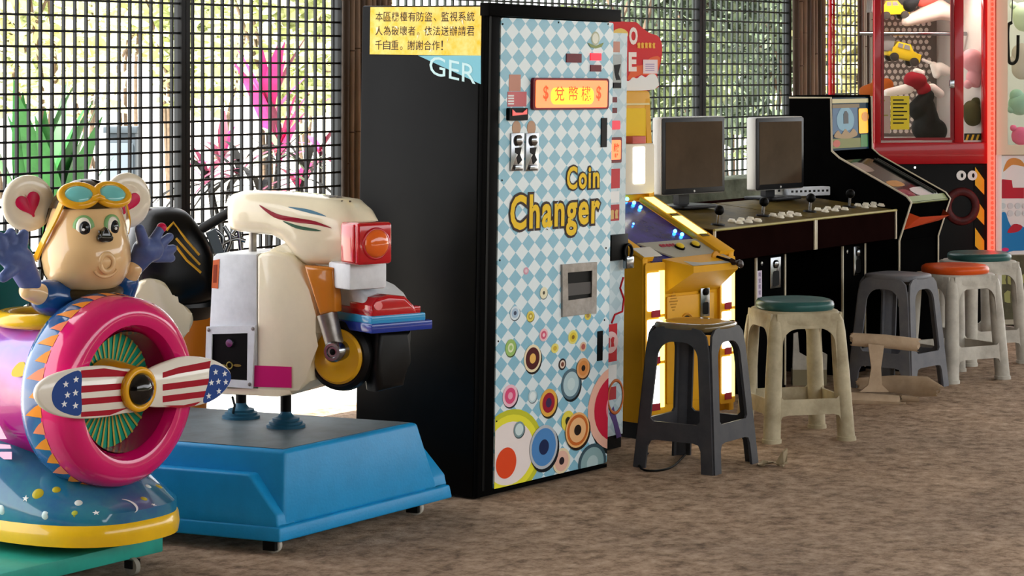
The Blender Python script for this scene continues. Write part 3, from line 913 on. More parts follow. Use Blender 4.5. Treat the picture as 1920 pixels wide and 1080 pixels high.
# front: two lit strips, centre panel, beak
LXs = ((YX0 + .004, YX0 + .115), (YX1 - .095, YX1 - .004))
box('core', (YX0 + .03, YX1 - .03), (.02, dback + .15), (zb, zs - .03), M_ybd, yel)
for x0, x1 in LXs:
    st = prism('light_column', rrect(x0, x1, zb + .03, zs - .015, .01), FRONT(.02), .03, M_yb, yel)
    n = 3
    seg = (zs - zb - .09) / n
    for k in range(n):
        za = zb + .05 + seg * k
        prism('lit_panel', rrect(x0 + .01, x0 + (x1 - x0) * .68, za + .02, za + seg - .012, .006), FRONT(-.01), .004, M_lit, st)
        prism('lit_edge', rect(x0 + (x1 - x0) * .68, x1 - .006, za + .005, za + seg - .006), FRONT(-.01), .003, M_lity, st)
        prism('red_tag', rect(x0 + (x1 - x0) * .3, x0 + (x1 - x0) * .72, za - .004, za + .022), FRONT(-.01), .0045, mat('tag_red', '#a32336', 0.5), st)
PX0, PX1 = LXs[0][1], LXs[1][0]
zbeak0 = zs - .14
prism('front_panel', rect(PX0, PX1, zb + .02, zbeak0 + .02), FRONT(.02), .016, M_yb, yel)
door = prism('coin_door', rrect(PX0 + .02, PX1 - .025, zb + .06, zbeak0 - .01, .006), FRONT(.004), .006, M_yb, yel, bev=0.002)
a = yf(1262, 565)
for k in range(7):
    dz = (k - 3) * .011
    hw = .024 * (1 - abs(k - 3) / 4)
    prism('vent_mark', rect(a[0] - hw, a[0] + hw, a[1] + dz - .0022, a[1] + dz + .0022), FRONT(-.002), .001, mat('vent_line', '#b07c12', 0.5), door)
a0 = yf(1311, 594); a1 = yf(1328, 532)
cm = prism('coin_mechanism', rrect(a0[0], a1[0], a0[1], a1[1], .003), FRONT(-.002), .006, M_chrome, door, bev=.001)
prism('coin_slot', rrect(a0[0] + .012, a1[0] - .008, a0[1] + .008, a0[1] + .055, .008), FRONT(-.008), .001, M_black, cm)
lathe('coin_button', [(0, 0), (.014, 0), (.014, .006), (.009, .01), (.0005, .011)], M_black, cm, n=16, fr=Fr(((a0[0] + a1[0]) / 2 + .002, -.008, a1[1] - .028), (1, 0, 0), (0, 0, 1), (0, -1, 0)))
a = yf(1287, 606)
prism('prize_opening', [(a[0] + .03 * math.cos(t), a[1] + .03 * math.sin(t)) for t in [PI * i / 14 for i in range(15)]], FRONT(-.002), .001, M_black, door)
torus('opening_rim', .036, .004, M_ybd, door, fr=Fr((a[0], -.002, a[1]), (1, 0, 0), (0, 0, 1), (0, -1, 0)), n=28, k=6)
# beak under the playfield
bo = .10
fl = [(PX0 - .0, .004, zbeak0), (PX1 + .0, .004, zbeak0)]
xa, xb = PX0 + .06, PX1 - .0
V = [(PX0, .004, zbeak0), (PX1, .004, zbeak0), (PX0, .004, zs - .005), (PX1, .004, zs + .0), (xa, -bo, zs - .03), (xb, -bo, zs - .03), (xa, -bo, zs - .055), (xb, -bo, zs - .055)]
mk('beak', V, [(0, 1, 7, 6), (6, 7, 5, 4), (4, 5, 3, 2), (0, 6, 4, 2), (1, 3, 5, 7), (0, 2, 3, 1)], M_yb, yel)
# sloping playfield: plane from the beak lip to the back box
sl = Vector((0, dback + .0, zback - zs)).normalized()
nrm = Vector((1, 0, 0)).cross(sl)
SF = Fr((0, 0, zs), (1, 0, 0), sl, nrm)
LS = math.hypot(dback, zback - zs)
M_glass = mat('playfield_glass', '#2e2a78', 0.2, noise=0.7, nscale=9, coat=0.25)
prism('playfield', rect(YX0 + .06, YX1 - .085, .0, LS), SF, .006, M_glass, yel, d0=-.02)
prism('playfield_apron', [(YX0 + .10, .13), (YX1 - .085, .13), (YX1 - .06, -.0), (xa + .02, -.0)], SF, .006, mat('apron_grey', '#a9a79a', 0.35), yel, d0=-.012)
mk('apron_lip', [SF.p(xa + .02, 0, -.006), SF.p(YX1 - .06, 0, -.006), (xb, -bo, zs - .028), (xa, -bo, zs - .028)], [(0, 1, 2, 3)], mat('apron_grey', '#a9a79a', 0.35), yel)
for x0, x1, nm in ((YX0, YX0 + .06, 'left'), (YX1 - .085, YX1, 'right')):
    rail = prism('playfield_rail', rect(x0, x1, -.0, LS), SF, .02, M_yb, yel, d0=-.012, bev=.002)
    prism('rail_light', rect(x0 + .012, x1 - .018, .14, .14 + (LS - .15) * .47), SF, .002, M_lity, rail, d0=.0085)
    prism('rail_light', rect(x0 + .012, x1 - .018, .16 + (LS - .15) * .5, LS - .012), SF, .002, M_lity, rail, d0=.0085)
    for v in (.125, .145 + (LS - .15) * .48):
        prism('rail_tag', rect(x0 + .018, x1 - .026, v - .008, v + .012), SF, .002, mat('rail_tag', '#5d4a1c', 0.5), rail, d0=.009)
prism('card', rect(YX0 + .005, YX0 + .105, .0, .07), SF, .002, mat('card_white', '#d9d6cc', 0.6), yel, d0=.0085)
M_led = mat('blue_led', '#3aa0ff', 0.3, emit=6.0)
for p in ((1177, 370), (1190, 377), (1202, 385), (1267, 430), (1280, 436), (1189, 416)):
    u, v = on(MY, SF, *p)
    ball('led', SF.p(u, v, -.008), .0075 if p[0] != 1189 else .004, M_led, yel, n=10, k=6)
M_but = mat('button_yellow', '#e5c53a', 0.4)
for p in ((1278, 464), (1307, 460)):
    u, v = on(MY, SF, *p)
    b = lathe('push_button', [(.001, 0), (.017, 0), (.017, .012), (.012, .016), (.0005, .017)], M_but, yel, n=16, fr=Fr(SF.p(u, v + .01, -.006), SF.u, SF.v, SF.w))
    lathe('button_collar', [(.001, 0), (.021, 0), (.021, .006), (.017, .007)], M_black, b, n=16, fr=Fr(SF.p(u, v + .008, -.006), SF.u, SF.v, SF.w))
u, v = on(MY, SF, 1255, 458)
marks('apron_mark', 5, (u - .05, u + .04, v - .012, v + .012), SF, mat('letter_red', '#b03048', 0.5), yel, d0=-.004)
# plunger
a = yf(1352, 487, -.05)
tube('plunger_rod', [(a[0] - .01, -.03, a[1] + .01), (a[0] + .012, -.1, a[1] - .006)], .008, M_black, yel, n=8)
lathe('plunger_knob', [(.001, 0), (.014, .0), (.012, .01), (.008, .02), (.016, .034), (.016, .04), (.0005, .045)], mat('knob_dark', '#2a1a14', 0.3), yel, n=14,
      fr=Fr((a[0] + .01, -.095, a[1] - .005), (1, 0, 0), (0, .1, 1), Vector((.25, -1, -.2)).normalized()))
lathe('plunger_plate', [(.001, 0), (.024, 0), (.022, .006), (.0005, .008)], M_ybd, yel, n=18, fr=Fr((a[0] - .012, -.03, a[1] + .01), (1, 0, 0), (0, 0, 1), (0, -1, 0)))
# back box
zt = zback + .4
zt = yf(1200, 170, dback + .02)[1]
bb = prism('back_box', rrect(YX0, YX1, zback - .01, zt, .02), FRONT(dback + .16), .14, M_yb, yel, bev=.004)
bf = FRONT(dback + .02)
prism('back_panel', rrect(YX0 + .03, YX1 - .03, zback + .15, zt - .07, .01), bf, .004, mat('panel_yellow', '#f0c71a', 0.3), bb)
prism('back_trim', rect(YX0 + .01, YX1 - .01, zt - .058, zt - .05), bf, .006, mat('trim_cream', '#ead9a0', 0.4), bb)
b0 = yf(1172, 352, dback); b1 = yf(1217, 268, dback)
hs = prism('lamp_housing', rrect(b0[0] - .1, b1[0], zback + .02, b1[1], .012), bf, .05, mat('housing_cream', '#e3d9c4', 0.4), bb, bev=.004)
q0 = yf(1187, 345, dback - .03); q1 = yf(1208, 275, dback - .03)
prism('lit_screen', rrect(q0[0], q1[0], q0[1], q1[1], .006), FRONT(dback - .03), .004, M_lit, hs)
q0 = yf(1176, 268, dback - .0); q1 = yf(1201, 256, dback)
box('candy_box', (q0[0], q1[0]), (dback - .03, dback + .018), (b1[1], b1[1] + .03), mat('box_redwhite', '#cf6a62', 0.5), bb, .003)
# red topper sign (a shaped board)
tf = FRONT(dback + .06)
def ty(px, py): return on(MY, tf, px, py)
out = [ty(*p) for p in ((1222, 168), (1228, 140), (1236, 112), (1237, 84), (1230, 68), (1214, 62), (1200, 52), (1189, 42), (1172, 41), (1150, 40), (1120, 44), (1100, 60), (1095, 90), (1100, 130), (1112, 168))]
M_tred = mat('topper_red', '#d3141c', 0.4)
tp = prism('topper_sign', spl(out, 4), tf, .012, M_tred, yel)
prism('topper_cloud', spl([ty(*p) for p in ((1222, 168), (1226, 142), (1214, 139), (1206, 145), (1198, 141), (1190, 147), (1182, 145), (1174, 152), (1160, 150), (1150, 160), (1120, 168))], 3), tf, .001, M_white, tp, d0=.0125)
prism('topper_orange', spl([ty(*p) for p in ((1224, 141), (1233, 108), (1216, 108), (1200, 122), (1186, 124), (1176, 138), (1174, 150), (1198, 140))], 3), tf, .0006, mat('topper_orange', '#e8602c', 0.4), tp, d0=.0122)
prism('topper_hat', spl([ty(*p) for p in ((1146, 58), (1160, 53), (1172, 60), (1170, 70), (1146, 70))], 3), tf, .001, mat('hat_yellow', '#f0d070', 0.5), tp, d0=.0125)
M_lw = mat('topper_letter', '#f7e9e4', 0.4)
a0 = ty(1175, 84); a1 = ty(1191, 51)
text('topper_lettering', 'O', (a0[0], a1[0], a0[1], a1[1]), tf, M_lw, tp, d0=.0137, off=.05)
a0 = ty(1174, 134); a1 = ty(1189, 98)
text('topper_lettering', 'E', (a0[0], a1[0], a0[1], a1[1]), tf, M_lw, tp, d0=.0137, off=.05)
a0 = ty(1190, 91); a1 = ty(1225, 80)
marks('topper_mark', 5, (a0[0], a1[0], a0[1], a1[1]), tf, mat('letter_gold', '#f2b23a', 0.4), tp, d0=.0137)
c = prism('price_card', rect(*(lambda p, q: (p[0], q[0], p[1], q[1]))(ty(1201, 138), ty(1228, 112))), tf, .0012, mat('card_pink', '#f0dfe4', 0.5), tp, d0=.0134)
for k in range(4):
    p0 = ty(1205, 121 + k * 4); p1 = ty(1222, 119 + k * 4)
    prism('card_line', rect(p0[0], p1[0], p0[1], p0[1] + .003), tf, .0003, mat('line_violet', '#a58fc0', 0.5), c, d0=.0148)
# stand under the machine
box('stand', (YX0 + .05, YX1 - .05), (.06, dback + .1), (0, zb + .002), M_black, yel)

# ---------------------------------------------------------------- two console cabinets with monitors
M_brown = mat('dark_brown_laminate', '#150908', 0.45, noise=0.25, nscale=8, spec=0.0)
M_mold = mat('edge_moulding', '#c8bfa8', 0.35)
M_camo = mat('control_panel_print', '#6b5a2c', 0.4, spec=0.03, dirt='#241d12', dirt_amt=0.8, nscale=14)
M_btn = mat('button_white', '#efe9d8', 0.35)
DESK = (0.83, 9.255, 0)
MD = Matrix.Translation(Vector(DESK)) @ Matrix.Rotation(ROW, 4, 'Z')
ZF, ZR, DD = 0.75, 0.80, 0.50
cs = Vector((0, DD, ZR - ZF)).normalized()
CF = Fr((0, 0, ZF), (1, 0, 0), cs, Vector((1, 0, 0)).cross(cs))
def dx(px, py, y=0.0): return on(MD, FRONT(y), px, py)
xa = dx(1338, 432)[0]; xm = dx(1528, 410)[0]; xb = dx(1680, 393)[0]
def console(label, x0, x1, sticks, groups, sticker, colpx):
    """x0..x1 along the desk line; picture points of the controls"""
    r, M = root('console_cabinet', label, 'arcade cabinet', tuple(MD @ Vector((x0, 0, 0))), ROW)
    w = x1 - x0
    q = [(0.0, ZF), (0.0, ZF - .128), (-.05, ZF - .14), (-DD - .12, ZF - .14), (-DD - .12, ZR + .003), (-DD, ZR)]
    prism('top_housing', q, LEFT(w - .002), w - .004, M_brown, r)
    prism('control_panel', rect(0.006, w - .006, 0.0, math.hypot(DD, ZR - ZF)), CF, .004, M_camo, r)
    tube('edge_trim', [(0, -.002, ZF + .002), (w, -.002, ZF + .002)], .0055, mat('trim_olive', '#a39a5c', 0.4), r, n=8)
    for x in (.006, w - .006):
        box('corner_trim', (x - .0055, x + .0055), (-.006, .004), (ZF - .13, ZF), M_mold, r, .002)
    yc = .16
    cx0, cx1 = (dx(p, 500, yc)[0] - x0 for p in colpx)
    prism('coin_column', rect(cx0, cx1, 0.0, ZF - .135), FRONT(.52), .36, M_blk, r)
    for x in (cx0, cx1 - .01):
        box('column_trim', (x - .004, x + .006), (yc - .006, yc + .004), (0.02, ZF - .14), M_mold, r, .002)
    cm = prism('coin_mechanism', rrect(cx0 + (cx1 - cx0) * .45, cx0 + (cx1 - cx0) * .8, ZF - .30, ZF - .165, .003), FRONT(yc), .006, M_chrome, r, bev=.0015)
    lathe('coin_button', [(.001, 0), (.018, 0), (.018, .006), (.012, .01), (.0005, .011)], M_chrome, cm, n=16, fr=Fr((cx0 + (cx1 - cx0) * .625, yc - .006, ZF - .195), (1, 0, 0), (0, 0, 1), (0, -1, 0)))
    prism('coin_slot', rrect(cx0 + (cx1 - cx0) * .53, cx0 + (cx1 - cx0) * .74, ZF - .29, ZF - .225, .012), FRONT(yc - .006), .001, M_black, cm)
    lathe('lock', [(.001, 0), (.009, 0), (.009, .005), (.0005, .006)], M_chrome, r, n=12, fr=Fr((cx0 + .045, yc, ZF - .185), (1, 0, 0), (0, 0, 1), (0, -1, 0)))
    if sticker:
        s = prism('paper_label', rect(cx0 + .012, cx0 + .052, ZF - .33, ZF - .215), FRONT(yc), .001, mat('label_lilac', '#cfc4d6', 0.6), r)
        marks('label_mark', 4, (cx0 + .022, cx0 + .042, ZF - .325, ZF - .222), FRONT(yc), mat('label_violet', '#9a8aa8', 0.6), s, d0=.0012, vertical=True)
    prism('side_panel', rect(w - .2, w - .03, 0.0, ZF - .135), FRONT(.55), .12, M_blk, r)
    prism('rear_panel', rect(0.02, w - .02, 0.0, ZF - .135), FRONT(.60), .04, M_black, r)
    for p in sticks:
        u, v = on(MD, CF, *p); u -= x0
        st = tube('joystick', [CF.p(u, v, .004), CF.p(u, v, .055)], .007, M_chrome, r, n=8)
        ball('ball_top', CF.p(u, v, .066), .021, M_black, st, n=16, k=10)
        lathe('dust_cover', [(.001, .0), (.03, .0), (.028, .006), (.008, .008)], M_black, st, n=18, fr=Fr(CF.p(u, v, .004), CF.u, CF.v, CF.w))
    for p0, p1, p2 in groups:          # near-left, near-right, far-right of one player's buttons
        a, b, c = (Vector(on(MD, CF, *p)) for p in (p0, p1, p2))
        for rr in range(2):
            for k in range(3):
                q = a + (b - a) * (k / 2) + Vector((0.02 * rr, .048 * rr))
                lathe('button', [(.001, 0), (.0175, 0), (.0175, .006), (.013, .006), (.013, .012), (.0005, .013)], M_btn, r, n=14, fr=Fr(CF.p(q.x - x0, q.y, .004), CF.u, CF.v, CF.w))
    return r
c1 = console('dark brown console cabinet next to the yellow arcade machine, lilac paper on its coin door', xa, xm, [(1346, 424), (1430, 407)],
             [((1386, 421), (1421, 417), (1430, 410)), ((1463, 410), (1496, 406), (1500, 400))], True, (1417, 1473))
c2_ = console('dark brown console cabinet between the first console and the slanted black cabinet', xm + .002, xb, [(1518, 399), (1592, 390)],
              [((1547, 399), (1584, 395), (1590, 390)), ((1622, 391), (1652, 388), (1660, 384))], False, (1579, 1623))

M_bez = mat('monitor_black', '#16171a', 0.35)
M_sil = mat('monitor_silver', '#b9b9b6', 0.35, metal=0.3)
M_scr = mat('dead_screen', '#4a3c30', 0.12, noise=0.3, nscale=3, spec=0.12)  # brown of the reflected surroundings is put into the screen colour
def monitor(label, px, pyb, phi, w, h, lift):
    """flat monitor standing on the console tops"""
    u, v = on(MD, CF, px, pyb)
    p = MD @ CF.p(u, v, 0.0042)
    r, M = root('monitor', label, 'monitor', tuple(p), phi, 'monitors on the console cabinets')
    prism('base', rrect(-.12, .12, -.09, .09, .03), Fr((0, 0, 0), (1, 0, 0), CF.v if False else (0, 1, 0), (0, 0, 1)), .014, M_bez, r, bev=.003)
    prism('neck', rect(-.035, .035, .0, lift + .12), FRONT(.045), .03, M_bez, r)
    body = prism('housing', rrect(-w / 2, w / 2, lift, lift + h, .01), FRONT(.012), .05, M_sil, r, bev=.006)
    bz = prism('bezel', rrect(-w / 2 + .004, w / 2 - .004, lift + .004, lift + h - .004, .008), FRONT(-.038), .006, M_bez, r, bev=.002,)
    prism('screen', rect(-w / 2 + .022, w / 2 - .022, lift + .028, lift + h - .022), FRONT(-.0442), .001, M_scr, r)
    prism('rear_shell', rrect(-w / 2 + .05, w / 2 - .05, lift + .04, lift + h - .05, .02), FRONT(.05), .04, M_bez, r, bev=.01)
    lathe('power_button', [(.001, 0), (.006, 0), (.005, .002), (.0005, .003)], M_sil, r, n=10, fr=Fr((0, -.044, lift + .013), (1, 0, 0), (0, 0, 1), (0, -1, 0)))
    return r
monitor('switched-off flat monitor on the console next to the yellow arcade machine', 1287, 391, math.radians(45), .42, .335, .06)
m2 = monitor('switched-off flat monitor standing on the console farther from the yellow machine', 1449, 375, math.radians(47), .37, .335, .045)

# small white box and long white strip on the console tops
u, v = on(MD, CF, 1463, 369); p = MD @ CF.p(u, v, .004)
r, M = root('adapter_box', 'small white box standing behind the foot of the right-hand monitor', 'box', tuple(p), ROW)
box('case', (-.03, .06), (0.0, .03), (0, .062), mat('case_white', '#dcdad2', 0.5), r, .004)
box('socket', (-.022, -.004), (-.002, .001), (.02, .045), M_bez, r)
u0, v0 = on(MD, CF, 1478, 371)
r, M = root('socket_strip', 'long white socket strip on the console beside the right-hand monitor', 'power strip', tuple(MD @ CF.p(u0, v0, .006)), math.radians(28))
Ls = .3
box('strip_body', (0, Ls), (0, .04), (0, .042), mat('strip_white', '#dfe4ec', 0.4), r, .004)
for k in range(11):
    box('socket', (.016 + k * .025, .028 + k * .025), (-.0015, .001), (.018, .028), M_bez, r)

# ---------------------------------------------------------------- slanted black cabinet
pin, MP = root('slant_cabinet', 'black slanted arcade cabinet with lit back glass, next to the red claw machine', 'arcade cabinet', (1.813, 10.617, 0), ROW)
lp = LEFT(0.0)
def pp(px, py): return on(MP, lp, px, py)
pr = [pp(1480, 183), pp(1558, 183), pp(1560, 283), pp(1574, 296), pp(1700, 368), pp(1709, 380), pp(1686, 452)]
zk = pr[-1][1]; uf = pr[-1][0]
side = [pr[0]] + pr[1:] + [(uf, 0.0), (pr[0][0], 0.0)]
PW = .415
for x in (0.0, PW):
    sp = prism('side_panel', side, LEFT(x + .012 if x == 0 else x), .012, M_blk, pin)
    tube('edge_trim', [LEFT(x).p(u, v, 0) for u, v in pr] + [LEFT(x).p(uf, .3, 0)], .005, M_mold, sp, n=6)
def inset(a, b, name, m, back=.012, thick=.01, parent=pin):
    """a panel spanning the cabinet between two profile points"""
    va = Vector((0, -a[0], a[1])); vb = Vector((0, -b[0], b[1]))
    s = (vb - va).normalized(); n = Vector((1, 0, 0)).cross(s)
    f = Fr(va, (1, 0, 0), s, n)
    return prism(name, rect(.012, PW - .012, 0, (vb - va).length), f, thick, m, parent, d0=-back - thick), f, (vb - va).length
top, _, _ = inset(pr[0], pr[1], 'top_panel', M_blk, 0.0)
# (the outward side of these panels is set by the order of their end points)
bg, bfm, bl = inset(pr[2], pr[1], 'back_glass', mat('backglass_dark', '#1d3a52', 0.15), .012)
def bq(x0, x1, y0, y1): return rect(PW * x0, PW * x1, bl * y0, bl * y1)
def dec(name, pts, hx, d=.0008, k=0, emit=0.0):
    return prism(name, pts, bfm, .0008, mat('art_' + hx, '#' + hx, 0.3, emit=emit), bg, d0=-.0118 + .0009 * k)
dec('art_sky', bq(.08, .70, .3, .86), '2c5c86', k=0)
dec('art_glow', spl([(PW * x, bl * y) for x, y in ((.22, .42), (.38, .36), (.56, .42), (.6, .62), (.48, .8), (.3, .8), (.18, .62))], 4), '6f9fb8', k=1)
dec('art_tower', [(PW * x, bl * y) for x, y in ((.34, .5), (.46, .5), (.46, .68), (.42, .74), (.38, .74), (.34, .68))], '1b2430', k=2)
dec('art_roof', bq(.06, .74, .80, .87), '6c5624', k=2)
dec('art_crowd', spl([(PW * x, bl * y) for x, y in ((.1, .26), (.2, .38), (.28, .3), (.38, .4), (.48, .32), (.58, .4), (.68, .28), (.5, .22), (.3, .22))], 3), '9a7c50', k=2)
dec('art_band', bq(.06, .82, .04, .22), '6f7428', k=1)
dec('art_red', ell(PW * .16, bl * .13, PW * .09, bl * .07), 'b84a34', k=2)
dec('art_side', rrect(PW * .72, PW * .95, bl * .3, bl * .78, .01), 'f0a81c', k=2, emit=.25)
dec('art_face', ell(PW * .88, bl * .62, PW * .09, bl * .09), 'f0a048', k=3)
dec('art_green', bq(.76, .94, .04, .28), '2f7a34', k=2)
prism('top_light', bq(.04, .96, .89, .97), bfm, .004, mat('cream_strip', '#c9c090', 0.4), bg, d0=-.0115)
gl, gf, gl_l = inset(pr[4], pr[3], 'slope_glass', mat('slope_glass', '#1d1a18', 0.1, noise=0.9, nscale=6, spec=0.9), .014)
for x0, y0, x1, y1, hx in ((.1, .05, .35, .2, '7a2a3a'), (.45, .04, .9, .22, 'cfd2d2'), (.2, .3, .5, .42, 'b07a2a'), (.12, .7, .4, .9, '4a3a32'), (.1, .04, .25, .12, 'b0407a')):
    prism('slope_print', spl([(PW * x0, gl_l * y0), (PW * x1, gl_l * y0), (PW * x1, gl_l * y1), (PW * x0 + .01, gl_l * y1)], 3), gf, .0008, mat('slope_' + hx, '#' + hx, 0.3), gl, d0=-.0135)
tube('slope_rail', [gf.p(PW * .8, .02, -.008), gf.p(PW * .8, gl_l - .02, -.008)], .006, M_galv, gl, n=6)
tube('slope_rail', [gf.p(PW * .87, .02, -.008), gf.p(PW * .87, gl_l - .02, -.008)], .006, M_galv, gl, n=6)
inset(pr[5], pr[4], 'lip_panel', mat('lip_green', '#7f8a52', 0.35), .004)
fp_, ff_, fl_ = inset(pr[6], pr[5], 'front_panel', M_blk, .006)
V = [pp(1690, 400)]
tr = mk('coin_tray', [ff_.p(.02, fl_ * .28, -.004), ff_.p(PW - .03, fl_ * .42, -.004), ff_.p(PW - .06, fl_ * .68, .05), ff_.p(.03, fl_ * .72, .05), ff_.p(.02, fl_ * .72, -.004), ff_.p(PW - .03, fl_ * .72, -.004)],
        [(0, 1, 2, 3), (0, 3, 4), (1, 5, 2)], mat('tray_orange', '#e2552a', 0.4), pin)
prism('lower_front', rect(.012, PW - .012, 0, zk), FRONT(-uf + .02), .01, M_blk, pin)
prism('back_panel', rect(.012, PW - .012, 0, pr[0][1] - .01), FRONT(-pr[0][0]), .01, M_blk, pin)

# ---------------------------------------------------------------- claw machines on the right
M_cr = mat('claw_red', '#a80c1a', 0.3, coat=0.2)
def glass_material():
    m = bpy.data.materials.new('clear_glass'); m.use_nodes = True
    nt = m.node_tree; nt.nodes.remove(nt.nodes['Principled BSDF'])
    t = nt.nodes.new('ShaderNodeBsdfTransparent'); g = nt.nodes.new('ShaderNodeBsdfGlossy'); g.inputs['Roughness'].default_value = 0.03
    f = nt.nodes.new('ShaderNodeFresnel'); f.inputs[0].default_value = 1.35
    x = nt.nodes.new('ShaderNodeMixShader')
    ge = nt.nodes.new('ShaderNodeNewGeometry')
    mu = nt.nodes.new('ShaderNodeMath'); mu.operation = 'SUBTRACT'; mu.inputs[0].default_value = 1.0
    nt.links.new(ge.outputs['Backfacing'], mu.inputs[1])
    mm = nt.nodes.new('ShaderNodeMath'); mm.operation = 'MULTIPLY'
    nt.links.new(f.outputs[0], mm.inputs[0]); nt.links.new(mu.outputs[0], mm.inputs[1])
    nt.links.new(mm.outputs[0], x.inputs[0]); nt.links.new(t.outputs[0], x.inputs[1]); nt.links.new(g.outputs[0], x.inputs[2])
    nt.links.new(x.outputs[0], nt.nodes['Material Output'].inputs['Surface'])
    return m
M_gl = glass_material()
CPH = math.radians(10)
claw, MK = root('claw_machine', 'red claw machine with toys behind glass and a red light strip', 'claw machine', (1.885, 11.92, 0), CPH)
def kf(px, py, y=0.0): return on(MK, FRONT(y), px, py)
KW = kf(1852, 200)[0]; KD = .78; KH = 2.0
zw0 = kf(1700, 264)[1]; zr0 = kf(1700, 308)[1]
box('lower_cabinet', (0, KW), (.01, KD), (.03, zr0), M_black, claw, .004)
box('red_band', (-.004, KW), (-.006, KD), (zr0, zw0 - .01), M_cr, claw, .006)
box('header', (-.004, KW), (-.006, KD), (KH - .2, KH), M_cr, claw, .006)
for x, y, w in ((0, 0, .035), (0, KD - .03, .03), (KW - .03, KD - .03, .03), (KW - .025, 0, .025)):
    box('corner_post', (x, x + w), (y, y + .03), (zw0 - .012, KH - .19), M_cr, claw, .003)
xp = kf(1789, 100)[0], kf(1806, 100)[0]
box('door_post', (xp[0], xp[1]), (-.008, .03), (zw0 - .012, KH - .19), M_cr, claw, .003)
prism('front_pane', rect(.03, xp[0], zw0, KH - .2), FRONT(.012), .004, M_gl, claw)
prism('front_pane', rect(xp[1], KW - .02, zw0, KH - .2), FRONT(.012), .004, M_gl, claw)
prism('side_pane', rect(-KD + .03, -.03, zw0, KH - .2), LEFT(.01), .004, M_gl, claw)
fw = kf(1643, 100)[0], kf(1786, 100)[0]
prism('door_frame', rect(.036, xp[0] - .002, zw0 + .002, KH - .2), FRONT(.004), .006, mat('frame_dark_red', '#7c0d18', 0.3), claw, holes=[rect(.05, xp[0] - .02, zw0 + .016, KH - .22)])
box('door_lock', (xp[0] - .03, xp[0] - .005), (-.02, -.002), (kf(1775, 165)[1], kf(1775, 150)[1]), M_chrome, claw, .003)
# perforated white back panel and floor
def dots_material():
    m = bpy.data.materials.new('perforated_white'); m.use_nodes = True
    return m
box('right_wall', (KW - .012, KW - .002), (.03, KD - .03), (zw0, KH - .2), mat('panel_light', '#c9c4be', 0.5), claw)
il = box('interior_lamp', (.06, KW - .06), (.1, .16), (KH - .225, KH - .205), mat('lamp_tube', '#fff6e6', 0.5, emit=9.0), claw, .004)
pb = box('rear_panel', (.26, KW - .01), (KD - .06, KD - .05), (zw0, KH - .2), mat('panel_grey', '#7d7873', 0.5), claw)
V, Fs = [], []
zz = zw0 + .03; rw = 0
while zz < KH - .24:
    x = .30 + (.0165 if rw % 2 else 0)
    while x < KW - .05:
        k = len(V); V += [FRONT(KD - .0605).p(u, v) for u, v in ell(x, zz, .0125, .0125, 8)]
        Fs.append(tuple(range(k, k + 8))); x += .033
    zz += .033; rw += 1
o = mk('panel_dots', V, Fs, mat('dot_white', '#f1efe9', 0.5), pb); o['kind'] = 'stuff'
box('play_floor', (.02, KW - .02), (.03, KD - .03), (zw0 - .012, zw0 + .0), mat('play_floor', '#c9c6c2', 0.5), claw)
tube('glide_rail', [(-.0, .25, kf(1700, 63, .25)[1]), (KW - .02, .25, kf(1700, 63, .25)[1])], .011, M_chrome, claw, n=8)
# claw carriage hanging at the top
tube('claw_cable', [(.4, .4, KH - .2), (.4, .4, 1.78)], .006, M_black, claw, n=6)
# lower decorations
def kd(px, py): return on(MK, FRONT(.01), px, py)
t = kd(1803, 387)
torus('tyre_badge', .078, .022, mat('tyre_maroon', '#4a1718', 0.5, noise=.5, nscale=40), claw, fr=Fr((t[0], .008, t[1]), (1, 0, 0), (0, 0, 1), (0, -1, 0)), n=36, k=8, rw=.012)
for px in (1802, 1823):
    t = kd(px, 329); rr = .026
    d_ = prism('round_badge', ell(t[0], t[1], rr), FRONT(.01), .004, M_white, claw)
    prism('badge_mark', ell(t[0] + .004, t[1], .007, .012, 12), FRONT(.006), .001, M_black, d_)
x0 = kd(1826, 320)[0]; x1 = kd(1845, 320)[0]
hz = prism('hazard_strip', rect(x0, x1, kd(1836, 478)[1], kd(1836, 312)[1]), FRONT(.01), .002, M_black, claw)
for k in range(4):
    ya = 313 + k * 57
    if ya > 470: break
    q = [kd(*p) for p in ((1828, ya), (1845, ya + 24), (1845, min(478, ya + 52)), (1828, min(478, ya + 34)))]
    prism('hazard_stripe', q, FRONT(.008), .001, mat('hazard_yellow', '#e8b61c', 0.4), hz)
t = kd(1715, 314)
ball('indicator_lamp', (t[0], .005, t[1]), .006, M_lit, claw, n=8, k=6)
# light strip on the right edge
zl0 = kd(1858, 487)[1]
ls = box('light_strip', (KW - .004, KW + .03), (-.03, .0), (zl0, KH), mat('strip_glow', '#ff5a4a', 0.4, emit=0.7), claw, .004)
M_bulb = mat('strip_bulb', '#ff2418', 0.3, emit=2.2)
n = int((KH - zl0) / .026)
b0 = ball('bulb', (KW + .013, -.032, zl0 + .015), (.009, .006, .010), M_bulb, ls, n=8, k=6)
for k in range(1, n):
    c = b0.copy(); COL.objects.link(c); c.location = (0, 0, .026 * k)

